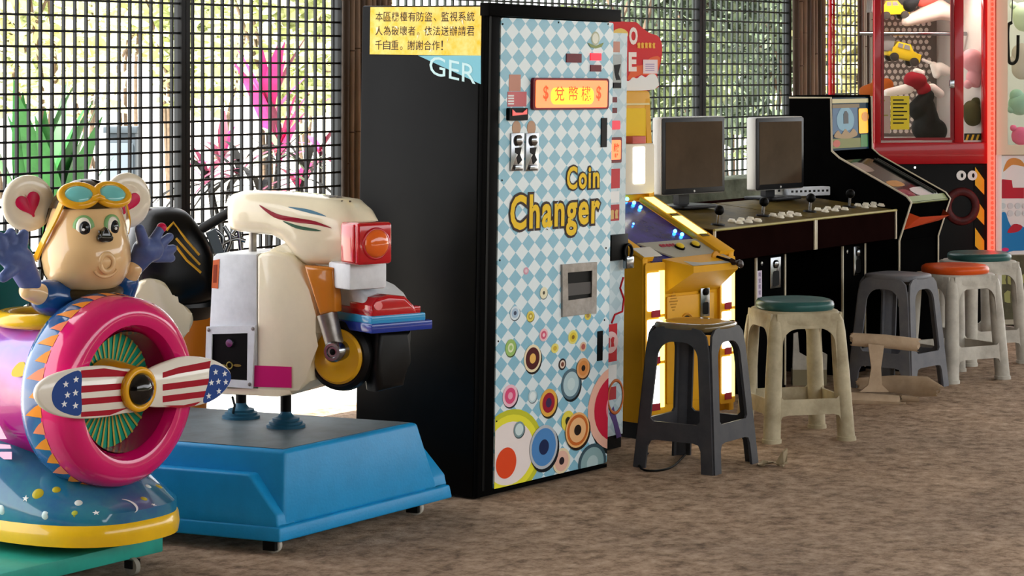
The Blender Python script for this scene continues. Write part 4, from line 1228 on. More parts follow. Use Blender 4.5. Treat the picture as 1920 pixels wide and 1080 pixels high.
# toys inside, each a thing of its own
M_truck = mat('toy_yellow', '#e0c222', 0.4); M_tyre = mat('toy_tyre', '#3a3632', 0.6); M_toyg = mat('toy_grey', '#8d8a88', 0.5)
def toy_truck(label, px, py, y, roll, s=1.0):
    a = on(MK, FRONT(y), px, py)
    p = MK @ Vector((a[0], y, a[1]))
    r, M = root('toy_truck', label, 'toy truck', tuple(p))
    r.rotation_euler = (0, roll, CPH)
    q = [(-.10, -.02), (.11, -.02), (.11, .03), (.05, .035), (.03, .075), (-.06, .075), (-.07, .03), (-.10, .03)]
    prism('truck_body', [(u * s, v * s) for u, v in q], FRONT(.05), .09, M_truck, r, bev=.005)
    prism('truck_window', [(u * s, v * s) for u, v in ((-.05, .04), (-.02, .04), (-.02, .066), (-.05, .066))], FRONT(-.041), .002, M_toyg, r)
    prism('truck_window', [(u * s, v * s) for u, v in ((-.01, .04), (.03, .04), (.02, .066), (-.01, .066))], FRONT(-.041), .002, M_toyg, r)
    prism('truck_bed', [(u * s, v * s) for u, v in ((-.16, .0), (-.075, .0), (-.075, .09), (-.15, .1))], FRONT(.05), .09, M_toyg, r, bev=.004)
    for u in (-.06, .07):
        for yy in (-.04, .045):
            lathe('wheel', [(.001, 0), (.026 * s, 0), (.026 * s, .018), (.012 * s, .02), (.0005, .02)], M_tyre, r, n=16, fr=Fr((u * s, yy, -.024 * s), (1, 0, 0), (0, 0, 1), (0, -1, 0)))
    return r
toy_truck('yellow toy truck tilted in the middle of the red claw machine', 1690, 104, .3, math.radians(14), .88)
toy_truck('yellow toy truck at the top of the red claw machine window', 1672, 22, .34, math.radians(-2), .8)
def toy(name, label, cat, y, parts, voxel=.006):
    """soft toys: blobs given by picture points at depth y inside the machine"""
    px0, py0 = parts[0][1][0][0:2]
    a = on(MK, FRONT(y), px0, py0); p = MK @ Vector((a[0], y, a[1]))
    r, M = root(name, label, cat, tuple(p), CPH)
    for nm, caps, m in parts:
        cl_ = []
        for cpt in caps:
            x1, y1, r1 = cpt[:3]; x2, y2, r2 = cpt[3:6] if len(cpt) > 3 else cpt[:3]
            dy = cpt[6] if len(cpt) > 6 else 0.0
            A = on(MK, FRONT(y), x1, y1); B = on(MK, FRONT(y), x2, y2); s = 12.2 / F
            cl_.append(((A[0] - a[0], dy, A[1] - a[1]), r1 * s, (B[0] - a[0] + 1e-4, dy, B[1] - a[1] + 1e-4), r2 * s))
        blob(nm, cl_, m, r, voxel)
    return r
M_pr = mat('plush_red', '#8e1424', 0.8); M_pw = mat('plush_white', '#e6e1da', 0.9); M_pk = mat('plush_black', '#0d0d0f', 0.7)
toy('plush_doll', 'plush doll with red head, white arms and black dress in the red claw machine', 'plush toy', .22,
    [('dress', [(1735, 240, 26, 1752, 245, 24), (1722, 205, 20, 1738, 180, 14), (1738, 225, 24, 1738, 200, 16)], M_pk),
     ('head', [(1710, 150, 16, 1722, 152, 16), (1732, 168, 14)], M_pr),
     ('arm', [(1664, 174, 8, 1704, 166, 10)], M_pw),
     ('arm', [(1748, 165, 9, 1762, 176, 9)], M_pw),
     ('ear', [(1718, 134, 7, 1728, 138, 7)], M_pw)])
toy('toy_block', 'orange plush block leaning at the left of the red claw machine', 'plush toy', .5,
    [('block', [(1622, 172, 12, 1662, 160, 14), (1645, 152, 10, 1660, 168, 12)], mat('plush_orange', '#e07a30', 0.8))])
toy('plush_toy', 'pale pink plush toy behind the right pane of the red claw machine', 'plush toy', .1,
    [('body', [(1822, 112, 21, 1832, 120, 20), (1826, 145, 15, 1830, 150, 15)], mat('plush_pink', '#e2a9ae', 0.9)),
     ('foot', [(1815, 158, 9), ], mat('plush_pink', '#e2a9ae', 0.9))])
toy('plush_toy', 'olive plush toy low behind the right pane of the red claw machine', 'plush toy', .1,
    [('body', [(1822, 205, 17, 1824, 220, 17)], mat('plush_olive', '#4c4a2c', 0.9)), ('head', [(1830, 192, 10)], mat('plush_olive', '#4c4a2c', 0.9))])
toy('plush_toy', 'grey and red plush fish hanging at the top of the red claw machine', 'plush toy', .3,
    [('body', [(1700, 40, 10, 1760, 18, 20), (1760, 18, 20, 1785, 26, 14)], mat('plush_grey', '#c9b9b0', 0.9)),
     ('fin', [(1728, 2, 12, 1750, -4, 12)], mat('plush_rust', '#b0483c', 0.9)), ('back', [(1705, 10, 13, 1716, -6, 13)], M_pk)])
toy('plush_toy', 'white plush star behind the red-headed doll in the claw machine', 'plush toy', .48,
    [('body', [(1762, 128, 12, 1776, 134, 10), (1756, 140, 8, 1750, 122, 7)], M_pw), ('point', [(1745, 118, 4, 1730, 112, 3)], M_pw)])
def card(name, label, cat, y, x0, x1, y0, y1, m, lines=0, lm=None):
    a = on(MK, FRONT(y), x0, y1); b = on(MK, FRONT(y), x1, y0)
    p = MK @ Vector((a[0], y, a[1])); r, M = root(name, label, cat, tuple(p), CPH)
    w, h = b[0] - a[0], b[1] - a[1]
    prism('sheet', rect(0, w, 0, h), FRONT(.003), .003, m, r)
    for k in range(lines):
        prism('printed_line', rect(w * .12, w * (.88 if k % 2 else .7), h * (.86 - k * .8 / lines), h * (.9 - k * .8 / lines)), FRONT(0), .0006, lm or M_black, r)
    return r
card('price_card', 'yellow card with black lines inside the red claw machine', 'card', .06, 1670, 1705, 180, 243, mat('card_yellow', '#e3cf2a', 0.5), 7)
card('photo_card', 'beige card behind the cabinet top in the red claw machine', 'card', .06, 1636, 1669, 180, 250, mat('card_beige', '#b7a498', 0.6), 2, mat('card_olive', '#8f8a4a', .5))
card('arrow_sign', 'black and yellow arrow sign low behind the right pane', 'sign', .035, 1808, 1848, 250, 278, mat('sign_black', '#171510', 0.5), 0)
a0 = on(MK, FRONT(.075), 1810, 264)
for k in range(4):
    x = 1808 + k * 11
    q = [on(MK, FRONT(.0), px, py) for px, py in ()]
ar = [o for o in bpy.data.objects if o.name.startswith('arrow_sign')][0]
bA = on(MK, FRONT(.035), 1808, 278); bB = on(MK, FRONT(.035), 1848, 250); aw, ah = bB[0] - bA[0], bB[1] - bA[1]
for k in range(4):
    x = aw * (.04 + .24 * k)
    q = [(x, ah * .5), (x + aw * .1, ah * .92), (x + aw * .2, ah * .92), (x + aw * .1, ah * .5), (x + aw * .2, ah * .08), (x + aw * .1, ah * .08)]
    prism('arrow_mark', q, FRONT(0), .0006, mat('arrow_yellow', '#d8b31f', 0.4), ar)

# ---- cream machine at the right edge of the picture
M_cream = mat('claw_cream', '#d5cdb6', 0.35)
cw, MW = root('claw_machine', 'cream claw machine at the right edge with pastel plush toys inside', 'claw machine', (2.545, 12.075, 0), CPH)
def wf(px, py, y=0.0): return on(MW, FRONT(y), px, py)
WX0 = wf(1867, 200)[0]; WW = WX0 + .62; WD = .75
zz0 = wf(1900, 272)[1]; zp0 = wf(1900, 290)[1]; zp1 = wf(1900, 478)[1]
prism('front_frame', rect(WX0, WW, zp0 + .0, KH), FRONT(.03), .04, M_cream, cw, holes=[rrect(wf(1888, 100)[0], WW - .06, zz0, KH - .15, .01)])
box('corner_post', (WX0, WX0 + .035), (.0, .03), (.05, zp0 + .005), mat('post_white', '#d9d9d4', 0.35), cw, .004)
box('lower_cabinet', (WX0 + .036, WW), (.03, WD), (.05, zp0), mat('cabinet_cream', '#bfb8a4', 0.4), cw, .004)
box('side_wall', (WX0, WX0 + .012), (.03, WD), (zp0, KH), M_cream, cw)
box('rear_wall', (WX0, WW), (WD - .02, WD), (zp0, KH), mat('panel_pale', '#bfc7c0', 0.5), cw)
box('interior_lamp', (WX0 + .1, WW - .1), (.12, .17), (KH - .05, KH - .022), mat('lamp_tube', '#fff6e6', 0.5, emit=9.0), cw, .004)
box('roof', (WX0, WW), (0, WD), (KH - .02, KH), M_cream, cw)
box('play_floor', (WX0 + .012, WW), (.03, WD - .02), (zp0, zp0 + .02), M_cream, cw)
prism('front_pane', rect(wf(1888, 100)[0], WW - .06, zz0, KH - .15), FRONT(.012), .004, M_gl, cw)
pnl = prism('print_panel', rect(WX0 + .04, WW - .03, zp1, zp0 - .005), FRONT(.03), .006, mat('print_white', '#dfe0e2', 0.4), cw)
wfp = FRONT(.024)
def wd(pts): return [on(MW, wfp, *p) for p in pts]
prism('print_animal', spl(wd(((1881, 322), (1888, 302), (1900, 296), (1914, 300), (1922, 312), (1908, 310), (1896, 310))), 3), wfp, .0008, mat('print_tan2', '#c98a44', 0.5), pnl)
prism('print_blocks', wd(((1872, 372), (1872, 340), (1880, 336), (1897, 338), (1899, 352), (1920, 352), (1920, 372))), wfp, .0008, mat('print_crimson', '#b01830', 0.5), pnl)
for k in range(4):
    for j in range(2):
        x, z = on(MW, wfp, 1880 + k * 14, 386 + j * 14)
        prism('print_bump', ell(x, z, .016), wfp, .004, mat('bump_grey', '#c3cdd2', 0.4), pnl)
prism('print_splash', spl(wd(((1872, 470), (1872, 408), (1884, 398), (1890, 414), (1900, 430), (1916, 424), (1930, 440), (1930, 466), (1900, 470))), 3), wfp, .0012, mat('print_blue', '#1878b8', 0.5), pnl, d0=.0045)
prism('print_fish', spl(wd(((1888, 436), (1900, 420), (1916, 424), (1908, 434))), 3), wfp, .001, mat('print_crimson', '#b01830', 0.5), pnl, d0=.006)
x, z = on(MW, wfp, 1884, 472); prism('print_fish', ell(x, z + .012, .02, .01), wfp, .001, mat('print_magenta', '#d03070', 0.5), pnl, d0=.006)
ol = prism('banner', rect(WX0 + .04, WW - .03, wf(1900, 600)[1], zp1 - .004), FRONT(.03), .004, mat('banner_olive', '#5c5840', 0.5, dirt='#2c2e20', dirt_amt=.8, nscale=9), cw)
marks('banner_mark', 4, (wf(1880, 520)[0], wf(1930, 520)[0], wf(1900, 536)[1], wf(1900, 515)[1]), FRONT(.026), mat('banner_letter', '#9a9a60', 0.5), ol)
marks('banner_mark', 3, (wf(1886, 520)[0], wf(1930, 520)[0], wf(1900, 570)[1], wf(1900, 545)[1]), FRONT(.026), mat('banner_letter', '#9a9a60', 0.5), ol)
for x in (WX0 + .06, WW - .08):
    for y in (.08, WD - .1):
        lathe('foot', [(.001, 0), (.025, 0), (.02, .055), (.0005, .056)], M_black, cw, n=12, fr=Fr((x, y, 0), (1, 0, 0), (0, 1, 0), (0, 0, 1)))
def toy_w(label, y, parts):
    px0, py0 = parts[0][1][0][0:2]
    a = on(MW, FRONT(y), px0, py0); p = MW @ Vector((a[0], y, a[1]))
    r, M = root('plush_toy', label, 'plush toy', tuple(p), CPH, 'plush toys in the cream claw machine')
    for nm, caps, m in parts:
        cl_ = []
        for c in caps:
            A = on(MW, FRONT(y), c[0], c[1]); s = 12.1 / F
            B = on(MW, FRONT(y), c[3], c[4]) if len(c) > 3 else (A[0] + 1e-4, A[1])
            cl_.append(((A[0] - a[0], 0, A[1] - a[1]), c[2] * s, (B[0] - a[0], 0, B[1] - a[1]), (c[5] if len(c) > 3 else c[2]) * s))
        blob(nm, cl_, m, r, .007)
M_tl = mat('plush_teal', '#8fb5a4', 0.9); M_pp = mat('plush_rose', '#d76a92', 0.9)
toy_w('sage green plush toy in the middle of the cream claw machine', .2, [('body', [(1912, 195, 22), ], M_tl), ('head', [(1906, 180, 14)], M_tl), ('arm', [(1896, 205, 8)], M_tl)])
toy_w('rose pink plush toy at the bottom of the cream claw machine', .15, [('body', [(1914, 255, 18)], M_pp), ('ear', [(1900, 240, 7)], M_pp), ('nose', [(1903, 262, 6)], M_pp)])
toy_w('pale mint plush toy at the top of the cream claw machine', .25, [('body', [(1918, 25, 22, 1920, 40, 20)], mat('plush_mint', '#b7cdb6', 0.9)), ('ear', [(1900, 10, 8)], mat('plush_mint', '#b7cdb6', 0.9))])
toy_w('pale grey plush toy behind the black hook in the cream claw machine', .35, [('body', [(1916, 100, 20, 1916, 130, 20)], mat('plush_grey2', '#b8b4ae', 0.9)), ('arm', [(1900, 112, 8)], mat('plush_grey2', '#b8b4ae', 0.9))])
hk = [(1897, 42), (1890, 52), (1891, 108), (1896, 119), (1904, 116), (1908, 104), (1909, 66)]
pts = [Vector((on(MW, FRONT(.06), *p)[0], .06, on(MW, FRONT(.06), *p)[1])) for p in hk]
r, M = root('hanging_hook', 'black hook hanging inside the window of the cream claw machine', 'hook', tuple(MW @ pts[0]), CPH)
tube('hook_rod', [p - pts[0] for p in bez(pts, 5)], .009, M_black, r, n=8)
tube('hook_cord', [(0, 0, 0), (0.01, 0, .3), (.01, 0, KH - .02 - pts[0].z)], .003, M_black, r, n=6)

# ---------------------------------------------------------------- plastic stools
def sup(a, b, p, n=32):
    out = []
    for i in range(n):
        t = 2 * PI * i / n; c, s = math.cos(t), math.sin(t)
        out.append((a * math.copysign(abs(c) ** (2 / p), c), b * math.copysign(abs(s) ** (2 / p), s)))
    return out

def stool(name, label, loc, phi, H, a, b, m_body, m_seat, style, lean=0.0):
    """a: half side at the top, b: half side at the floor"""
    r, M = root(name, label, 'stool', loc, phi, 'plastic stools')
    L = math.hypot(H, b - a)
    zt = H - (.03 if style == 'round' else .012)
    for k in range(4):
        R = Matrix.Rotation(PI / 2 * k, 4, 'Z')
        s = Vector((0, b - a, H)).normalized()
        f = Fr((0, -b, 0), (1, 0, 0), s, Vector((1, 0, 0)).cross(s))
        Lp = L * zt / H
        def hw(v): return b + (a - b) * v / L
        inn = .006 if style == 'square' else .02
        lw = .052 if style == 'square' else .045
        v0, v1, v2 = (L * .20, L * .325, L * .875) if style == 'square' else (L * .20, L * .315, L * .83)
        # outline with the gap under the brace
        def edge(v, side): return side * (hw(v) - inn)
        def inner(v, side): return side * (hw(v) - lw)
        o = [(edge(0, -1), 0), (inner(0, -1), 0)]
        o += [(inner(v0 * .75, -1), v0 * .75), (inner(v0, -1) + .008, v0 * .95), (inner(v0, -1) + .03, v0)]
        o += [(inner(v0, 1) - .03, v0), (inner(v0, 1) - .008, v0 * .95), (inner(v0 * .75, 1), v0 * .75)]
        o += [(inner(0, 1), 0), (edge(0, 1), 0)]
        if style == 'square':
            top = [(edge(v2, 1), v2 - .03), (edge(Lp, 1) * .93, v2 + .025), (edge(Lp, 1) * .74, Lp - .006), (edge(Lp, 1) * .5, Lp)]
            o += top + [(-x, y) for x, y in reversed(top)]
        else:
            o += [(edge(Lp, 1), Lp), (edge(Lp, -1), Lp)]
        h = [(inner(v1, -1), v1 + .012), (inner(v1, -1) + .012, v1), (inner(v1, 1) - .012, v1), (inner(v1, 1), v1 + .012)]
        rr = .06
        wi = inner(v2 - rr, 1)
        for i in range(7):
            t = PI / 2 * i / 6
            h.append((wi - rr * (1 - math.cos(t)), v2 - rr + rr * math.sin(t)))
        for i in range(7):
            t = PI / 2 + PI / 2 * i / 6
            h.append((-wi + rr * (1 + math.cos(t)), v2 - rr + rr * math.sin(t)))
        prism('side_frame', o, f, .009, m_body, r, holes=[h], d0=-.009, xf=R)
        # corner leg
        if style == 'square':
            def ring(z):
                t = z / H; c = b + (a - b) * t
                q = [(-c + .0, -c + .012), (-c + .012, -c), (-c + .034, -c + .004), (-c + .012, -c + .013), (-c + .004, -c + .034)]
                q = [(-c + .001, -c + .03), (-c + .014, -c + .014), (-c + .03, -c + .001), (-c + .034, -c + .009), (-c + .024, -c + .024), (-c + .009, -c + .034)]
                return [Vector((x, y, z)) for x, y in q]
            loft('leg', [ring(0), ring(.012), ring(H * .5), ring(H * .86)], m_body, r, xf=R, auto=30)
            def pad(z, g): return [Vector((-b + g[0] * .022 + .017, -b + g[1] * .022 + .017, z)) for g in ((-1, -1), (1, -1), (1, 1), (-1, 1))]
        else:
            rings = []
            for z, rad in ((0, .037), (.014, .037), (.016, .033), (H * .5, .0315), (H * .8, .028), (H * .88, .024), (H * .93, .012)):
                t = z / H; c = b + (a - b) * t - .022
                rings.append([Vector((-c + rad * math.cos(2 * PI * j / 16), -c + rad * math.sin(2 * PI * j / 16), z)) for j in range(16)])
            loft('leg', rings, m_body, r, xf=R, auto=40)
    if style == 'square':
        pr = [(.97, -.014), (1.0, -.006), (1.0, .004), (.96, .010), (.8, .012), (.3, .010)]
        loft('seat', [[Vector((x, y, H - .012 + z)) for x, y in sup((a + .003) * s_, (a + .003) * s_, 3.6)] for s_, z in pr], m_seat, r, auto=60)
    else:
        pr = [(1.02, -.075), (1.05, -.05), (1.04, -.02), (1.0, -.012)]
        loft('apron', [[Vector((x, y, H - .012 + z)) for x, y in sup(a * s_, a * s_, 4.5)] for s_, z in pr], m_body, r, auto=60)
        pr = [(.97, -.014), (1.02, -.006), (1.03, .008), (1.0, .018), (.93, .024), (.6, .020), (.2, .019)]
        loft('seat', [[Vector((x, y, H - .012 + z)) for x, y in sup(a * s_, a * s_, 2.3)] for s_, z in pr], m_seat, r, auto=60)
    return r

M_sg = mat('stool_grey', '#5d6068', 0.45, dirt='#8d8a88', dirt_amt=0.4, nscale=9)
M_sk = mat('stool_charcoal', '#3a3c42', 0.4, dirt='#605f60', dirt_amt=0.4, nscale=9)
M_skt = mat('stool_seat_reflection', '#6b5a38', 0.15, noise=0.2, nscale=6, coat=0.7)  # yellow-brown reflection put into the colour of the dark seat
M_sb = mat('stool_beige', '#c9bea0', 0.55, dirt='#7a6c52', dirt_amt=0.75, nscale=7)
M_sw = mat('stool_white', '#cfcbc0', 0.5, dirt='#7c7468', dirt_amt=0.7, nscale=7)
M_tg = mat('seat_green', '#2e5a58', 0.3, noise=0.15)
M_to = mat('seat_orange', '#d2531c', 0.3, noise=0.12)
stool('plastic_stool', 'dark grey square plastic stool in front of the yellow arcade machine', (0.652, 8.125, 0), math.radians(56), .51, .125, .165, M_sk, M_skt, 'square')
stool('plastic_stool', 'dirty beige plastic stool with a dark green seat in front of the consoles', (1.082, 8.775, 0), math.radians(14), .51, .142, .172, M_sb, M_tg, 'round')
stool('plastic_stool', 'grey square plastic stool beside the broken stool', (1.705, 10.13, 0), math.radians(50), .50, .125, .165, M_sg, M_sg, 'square')
stool('plastic_stool', 'off-white plastic stool with a bright orange seat', (2.015, 10.43, 0), math.radians(30), .50, .142, .172, M_sw, M_to, 'round')
stool('plastic_stool', 'white plastic stool with a green seat, behind the orange-seated stool', (2.245, 11.02, 0), math.radians(22), .51, .142, .172, M_sw, M_tg, 'round')

# ---- broken stool pieces on the floor
def half_pipe(name, pts, r0, m, parent, open_dir, arc=1.25, th=.006, n=10, jag=0):
    rings = []
    pts = [Vector(p) for p in pts]
    od = Vector(open_dir).normalized()
    rnd = random.Random(5)
    for i, p in enumerate(pts):
        t = (pts[min(i + 1, len(pts) - 1)] - pts[max(i - 1, 0)]).normalized()
        w = (od - t * od.dot(t)).normalized(); s = t.cross(w)
        ring = []
        rr = r0[i] if isinstance(r0, (list, tuple)) else r0
        for sgn, rad in ((1, rr), (-1, rr - th)):
            for j in range(n + 1):
                a = (j / n * 2 - 1) * arc * sgn
                jj = rnd.uniform(-1, 1) * jag if i in (0, len(pts) - 1) and jag else 0
                ring.append(p - w * rad * math.cos(a) + s * rad * math.sin(a) + t * jj)
        rings.append(ring)
    return loft(name, rings, m, parent, auto=45)
bp = floor_at(1655, 757)
M_bt = mat('broken_tan', '#c2ac92', 0.6, dirt='#8a745c', dirt_amt=0.6, nscale=9)
brk, MB = root('broken_stool', 'broken pale tan plastic stool lying in pieces beside the grey stool', 'broken stool', tuple(bp))
def bw(px, py, Y): return Vector(((px - CX) / F * Y, Y, CH - (py - HY) / F * Y)) - bp
Yb = bp.y
half_pipe('leg_fragment', [bw(1585, 740, Yb + .02), bw(1640, 743, Yb + .02), bw(1692, 747, Yb + .02)], [.05, .048, .044], M_bt, brk, (0, -.2, 1), 1.5, jag=.01)
half_pipe('leg_fragment', [bw(1596, 637, Yb + .12), bw(1660, 641, Yb + .1), bw(1722, 648, Yb + .08)], [.03, .031, .03], M_bt, brk, (0.1, 1, -.4), 1.3, jag=.008)
a = [bw(*p, Yb + .04) for p in ((1628, 645), (1658, 648), (1652, 690), (1654, 722), (1668, 735), (1612, 735), (1628, 722), (1634, 690))]
V = a + [p + Vector((0, .014, 0)) for p in a]; n = len(a)
mk('brace_fragment', V, [tuple(range(n)), tuple(range(n, 2 * n))] + [(i, (i + 1) % n, (i + 1) % n + n, i + n) for i in range(n)], M_bt, brk)
half_pipe('rim_fragment', [bw(1610, 720, Yb + .3), bw(1680, 722, Yb + .25), bw(1740, 730, Yb + .15), bw(1768, 738, Yb + .05)], [.03, .045, .055, .03], M_bt, brk, (0, 1, -.3), 1.0, jag=.01)
half_pipe('rim_fragment', [bw(1690, 738, Yb + .1), bw(1722, 742, Yb + .08)], [.04, .036], M_bt, brk, (0, .5, 1), 1.1, jag=.01)
# white shard seen through the beige stool
sp_ = floor_at(1518, 722)
r, M = root('plastic_shard', 'jagged white plastic shard on the floor seen through the beige stool', 'plastic shard', tuple(sp_))
def sw(px, py): return ((px - 1518) / F * sp_.y, (722 - py) / F * sp_.y)
prism('shard', [sw(*p) for p in ((1485, 722), (1487, 655), (1495, 652), (1498, 690), (1512, 698), (1524, 680), (1550, 694), (1549, 722))], FRONT(.0), .02, M_sw, r)
prism('shard_base', [sw(*p) for p in ((1485, 752), (1485, 722), (1549, 722), (1549, 752))], FRONT(.04), .06, mat('shard_grime', '#8b8268', 0.8), r)
bpy.data.objects[r.name].location.z += 30 / F * sp_.y
# crumpled scrap
cp = floor_at(1448, 874)
r, M = root('paper_scrap', 'small crumpled tan scrap on the floor by the dark grey stool', 'litter', tuple(cp))
rnd = random.Random(3)
V = []
for i in range(5):
    for j in range(7):
        V.append((-.05 + j * .017 + rnd.uniform(-.004, .004), -.03 + i * .015, max(0.002, rnd.uniform(0, .02) + (.05 if j > 4 and i > 1 else 0) * rnd.random())))
Fs = [(i * 7 + j, i * 7 + j + 1, (i + 1) * 7 + j + 1, (i + 1) * 7 + j) for i in range(4) for j in range(6)]
Vb = [(x, y, z - .002) for x, y, z in V]
mk('scrap', V + Vb, Fs + [tuple(k + 35 for k in f) for f in Fs], mat('scrap_tan', '#b3a488', 0.8), r)
# cable on the floor
pts = bez([floor_at(*p, .006) for p in ((1215, 850), (1196, 862), (1205, 880), (1235, 882), (1262, 874), (1285, 852))], 6)
r, M = root('floor_cable', 'thin black cable on the floor under the dark grey stool', 'cable', tuple(pts[0]))
tube('cable', [p - pts[0] for p in pts], .004, M_black, r, n=6)

# ---------------------------------------------------------------- mouse aeroplane ride
M_mag = mat('gloss_magenta', '#d8116a', 0.18, coat=0.9)
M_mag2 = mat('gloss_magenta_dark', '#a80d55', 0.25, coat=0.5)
M_blu = mat('gloss_blue', '#1c4f8f', 0.2, coat=0.8, dirt='#4f8fc0', dirt_amt=0.45, nscale=5)
M_ora = mat('flame_orange', '#f0922c', 0.3)
M_sal = mat('flame_salmon', '#f08a62', 0.3)
M_grn = mat('grille_green', '#1f9a7c', 0.3)
M_gold = mat('gloss_gold', '#e5a71c', 0.25, coat=0.5)
M_yrim = mat('gloss_yellow', '#f2c21a', 0.25, coat=0.6, dirt='#b88a2a', dirt_amt=.35, nscale=9)
M_dome = mat('gloss_black', '#08080a', 0.12, coat=0.8)
M_teal = mat('platform_teal', '#2fa493', 0.4, dirt='#2a7c74', dirt_amt=.5, nscale=12)
M_tan = mat('gloss_tan', '#e2bd8a', 0.18, coat=0.8)
M_crm = mat('gloss_cream', '#e6ddc8', 0.22, coat=0.7)
M_hood = mat('hood_brown', '#3a2c14', 0.35, coat=0.3)
M_suit = mat('suit_blue', '#174a86', 0.22, coat=0.7)
M_glv = mat('glove_blue', '#47588c', 0.35, dirt='#6d7ba6', dirt_amt=.5, nscale=20)
M_turq = mat('goggle_turquoise', '#6fc0c0', 0.12, coat=0.8)
M_hrt = mat('heart_crimson', '#c8164c', 0.3)
M_wht = mat('gloss_white', '#eee9dd', 0.2, coat=0.7)
M_fred = mat('stripe_red', '#a30f28', 0.3); M_fblu = mat('star_blue', '#24478c', 0.3)
mouse, MM = root('aeroplane_ride', 'pink aeroplane kiddie ride with a mouse pilot and striped propeller', 'kiddie ride', (-1.062, 6.3, 0), ROW)
def mo(px, py, y): 
    a = on(MM, FRONT(y), px, py); return Vector((a[0], y, a[1]))
Cz = mo(235, 735, 0).z
def ringfr(y, z=None): return Fr((0, y, Cz if z is None else z), (1, 0, 0), (0, 0, 1), (0, -1, 0))
RO = .262
# cowl: pink front ring, barrel with flames, recessed grille
lathe('cowl_ring', [(.166, -.06), (.170, .0), (.185, .026), (.212, .034), (.238, .026), (.256, .006), (.262, -.02), (.263, -.055)], M_mag, mouse, n=64, fr=ringfr(0), caps=False)
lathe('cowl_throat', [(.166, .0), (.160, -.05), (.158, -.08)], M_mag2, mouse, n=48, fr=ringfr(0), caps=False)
barrel = lathe('cowl_barrel', [(.262, -.05), (.266, -.075), (.266, -.11), (.258, -.135), (.24, -.15), (.19, -.152)], M_blu, mouse, n=64, fr=ringfr(0), caps=False)
nf = 34
for i in range(nf):
    a0 = 2 * PI * (i + .1) / nf; a1 = 2 * PI * (i + .9) / nf; am = 2 * PI * (i + .5 + .35) / nf
    ln = .058 if i % 2 else .042
    f = ringfr(0); V = []
    for t in range(5):
        q = t / 4
        y = -.05 - ln * q ** .8
        hwid = (a1 - a0) / 2 * (1 - q) ** 1.1
        c = (a0 + a1) / 2 + (am - (a0 + a1) / 2) * q
        R_ = .2625 + .004 * min(1, (-.05 - y) / .025) + .0013
        for s_ in (-1, 0, 1): V.append(f.p(R_ * math.cos(c + s_ * hwid), R_ * math.sin(c + s_ * hwid), y))
    Fs = [(t * 3 + j, t * 3 + j + 1, (t + 1) * 3 + j + 1, (t + 1) * 3 + j) for t in range(4) for j in range(2)]
    mk('flame_tongue', V, Fs, M_ora if i % 3 else M_sal, barrel, smooth=True)
gr = lathe('grille_disc', [(.165, 0), (.05, .006), (.001, .008)], M_grn, mouse, n=48, fr=ringfr(.07), caps=False)
V, Fs = [], []
gf = ringfr(.07)
for i in range(40):
    a = 2 * PI * i / 40; k = len(V)
    for rr, hh, w in ((.04, .0085, .0022), (.162, .0035, .0035)):
        for s_ in (-1, 1): V.append(gf.p(rr * math.cos(a) - s_ * w * math.sin(a), rr * math.sin(a) + s_ * w * math.cos(a), hh))
    Fs.append((k, k + 1, k + 3, k + 2))
o = mk('grille_rays', V, Fs, mat('ray_gold', '#b9a54e', 0.35), gr); o['kind'] = 'stuff'
# propeller
hubf = ringfr(-.055)
hb = mo(270, 731, -.1); HX, HZ = hb.x, hb.z
hf = Fr((HX, 0, HZ), (1, 0, 0), (0, 0, 1), (0, -1, 0))
lathe('hub_boss', [(.075, -.05), (.07, .0), (.06, .06), (.058, .075)], M_gold, mouse, n=36, fr=hf)
torus('hub_ring', .052, .010, M_gold, mouse, fr=Fr((HX, -.082, HZ), (1, 0, 0), (0, 0, 1), (0, -1, 0)), n=40, k=10)
lathe('hub_cap', [(.046, .078), (.044, .092), (.034, .105), (.018, .113), (.0005, .116)], M_dome, mouse, n=36, fr=hf)
yb = -.06
def pf(px, py): 
    v = mo(px, py, yb); return (v.x, v.z)
def blade(outline, skin, stripes, field, stars, side):
    pts = spl([pf(*p) for p in outline], 5)
    cx = sum(p[0] for p in pts) / len(pts); cz = sum(p[1] for p in pts) / len(pts)
    rings = []
    for s_, d in ((.90, -.016), (.97, -.011), (1.0, 0), (.985, .006), (.95, .010)):
        rings.append([FRONT(yb).p(cx + (u - cx) * s_, cz + (v - cz) * s_, d) for u, v in pts])
    b = loft('propeller_blade', rings, M_wht, mouse, auto=60)
    ff = FRONT(yb - .0102)
    for q in stripes: prism('stripe', [pf(*p) for p in q], ff, .0005, M_fred, b)
    fld = prism('star_field', spl([pf(*p) for p in field], 4), ff, .0007, M_fblu, b)
    for sx, sy in stars:
        c = pf(sx, sy); st = []
        for i in range(10):
            rr = .0095 if i % 2 == 0 else .004
            st.append((c[0] + rr * 1.2 * math.sin(2 * PI * i / 10), c[1] + rr * math.cos(2 * PI * i / 10)))
        prism('star', st, ff, .0004, M_white, b, d0=.0008)
    return b
blade(((266, 700), (225, 690), (190, 685), (140, 690), (98, 702), (70, 722), (66, 748), (88, 772), (130, 784), (180, 784), (225, 776), (266, 764)), None,
      [((147, 694), (190, 690), (240, 697), (240, 705), (190, 706), (147, 708)), ((147, 723), (240, 717), (240, 728), (147, 736)), ((147, 747), (240, 740), (240, 751), (147, 759)), ((147, 772), (200, 768), (236, 764), (200, 778), (147, 781))],
      ((146, 696), (147, 735), (146, 776), (120, 775), (98, 762), (92, 740), (100, 718), (120, 702)), ((118, 720), (137, 711), (121, 740), (136, 736), (115, 757), (136, 760)), -1)
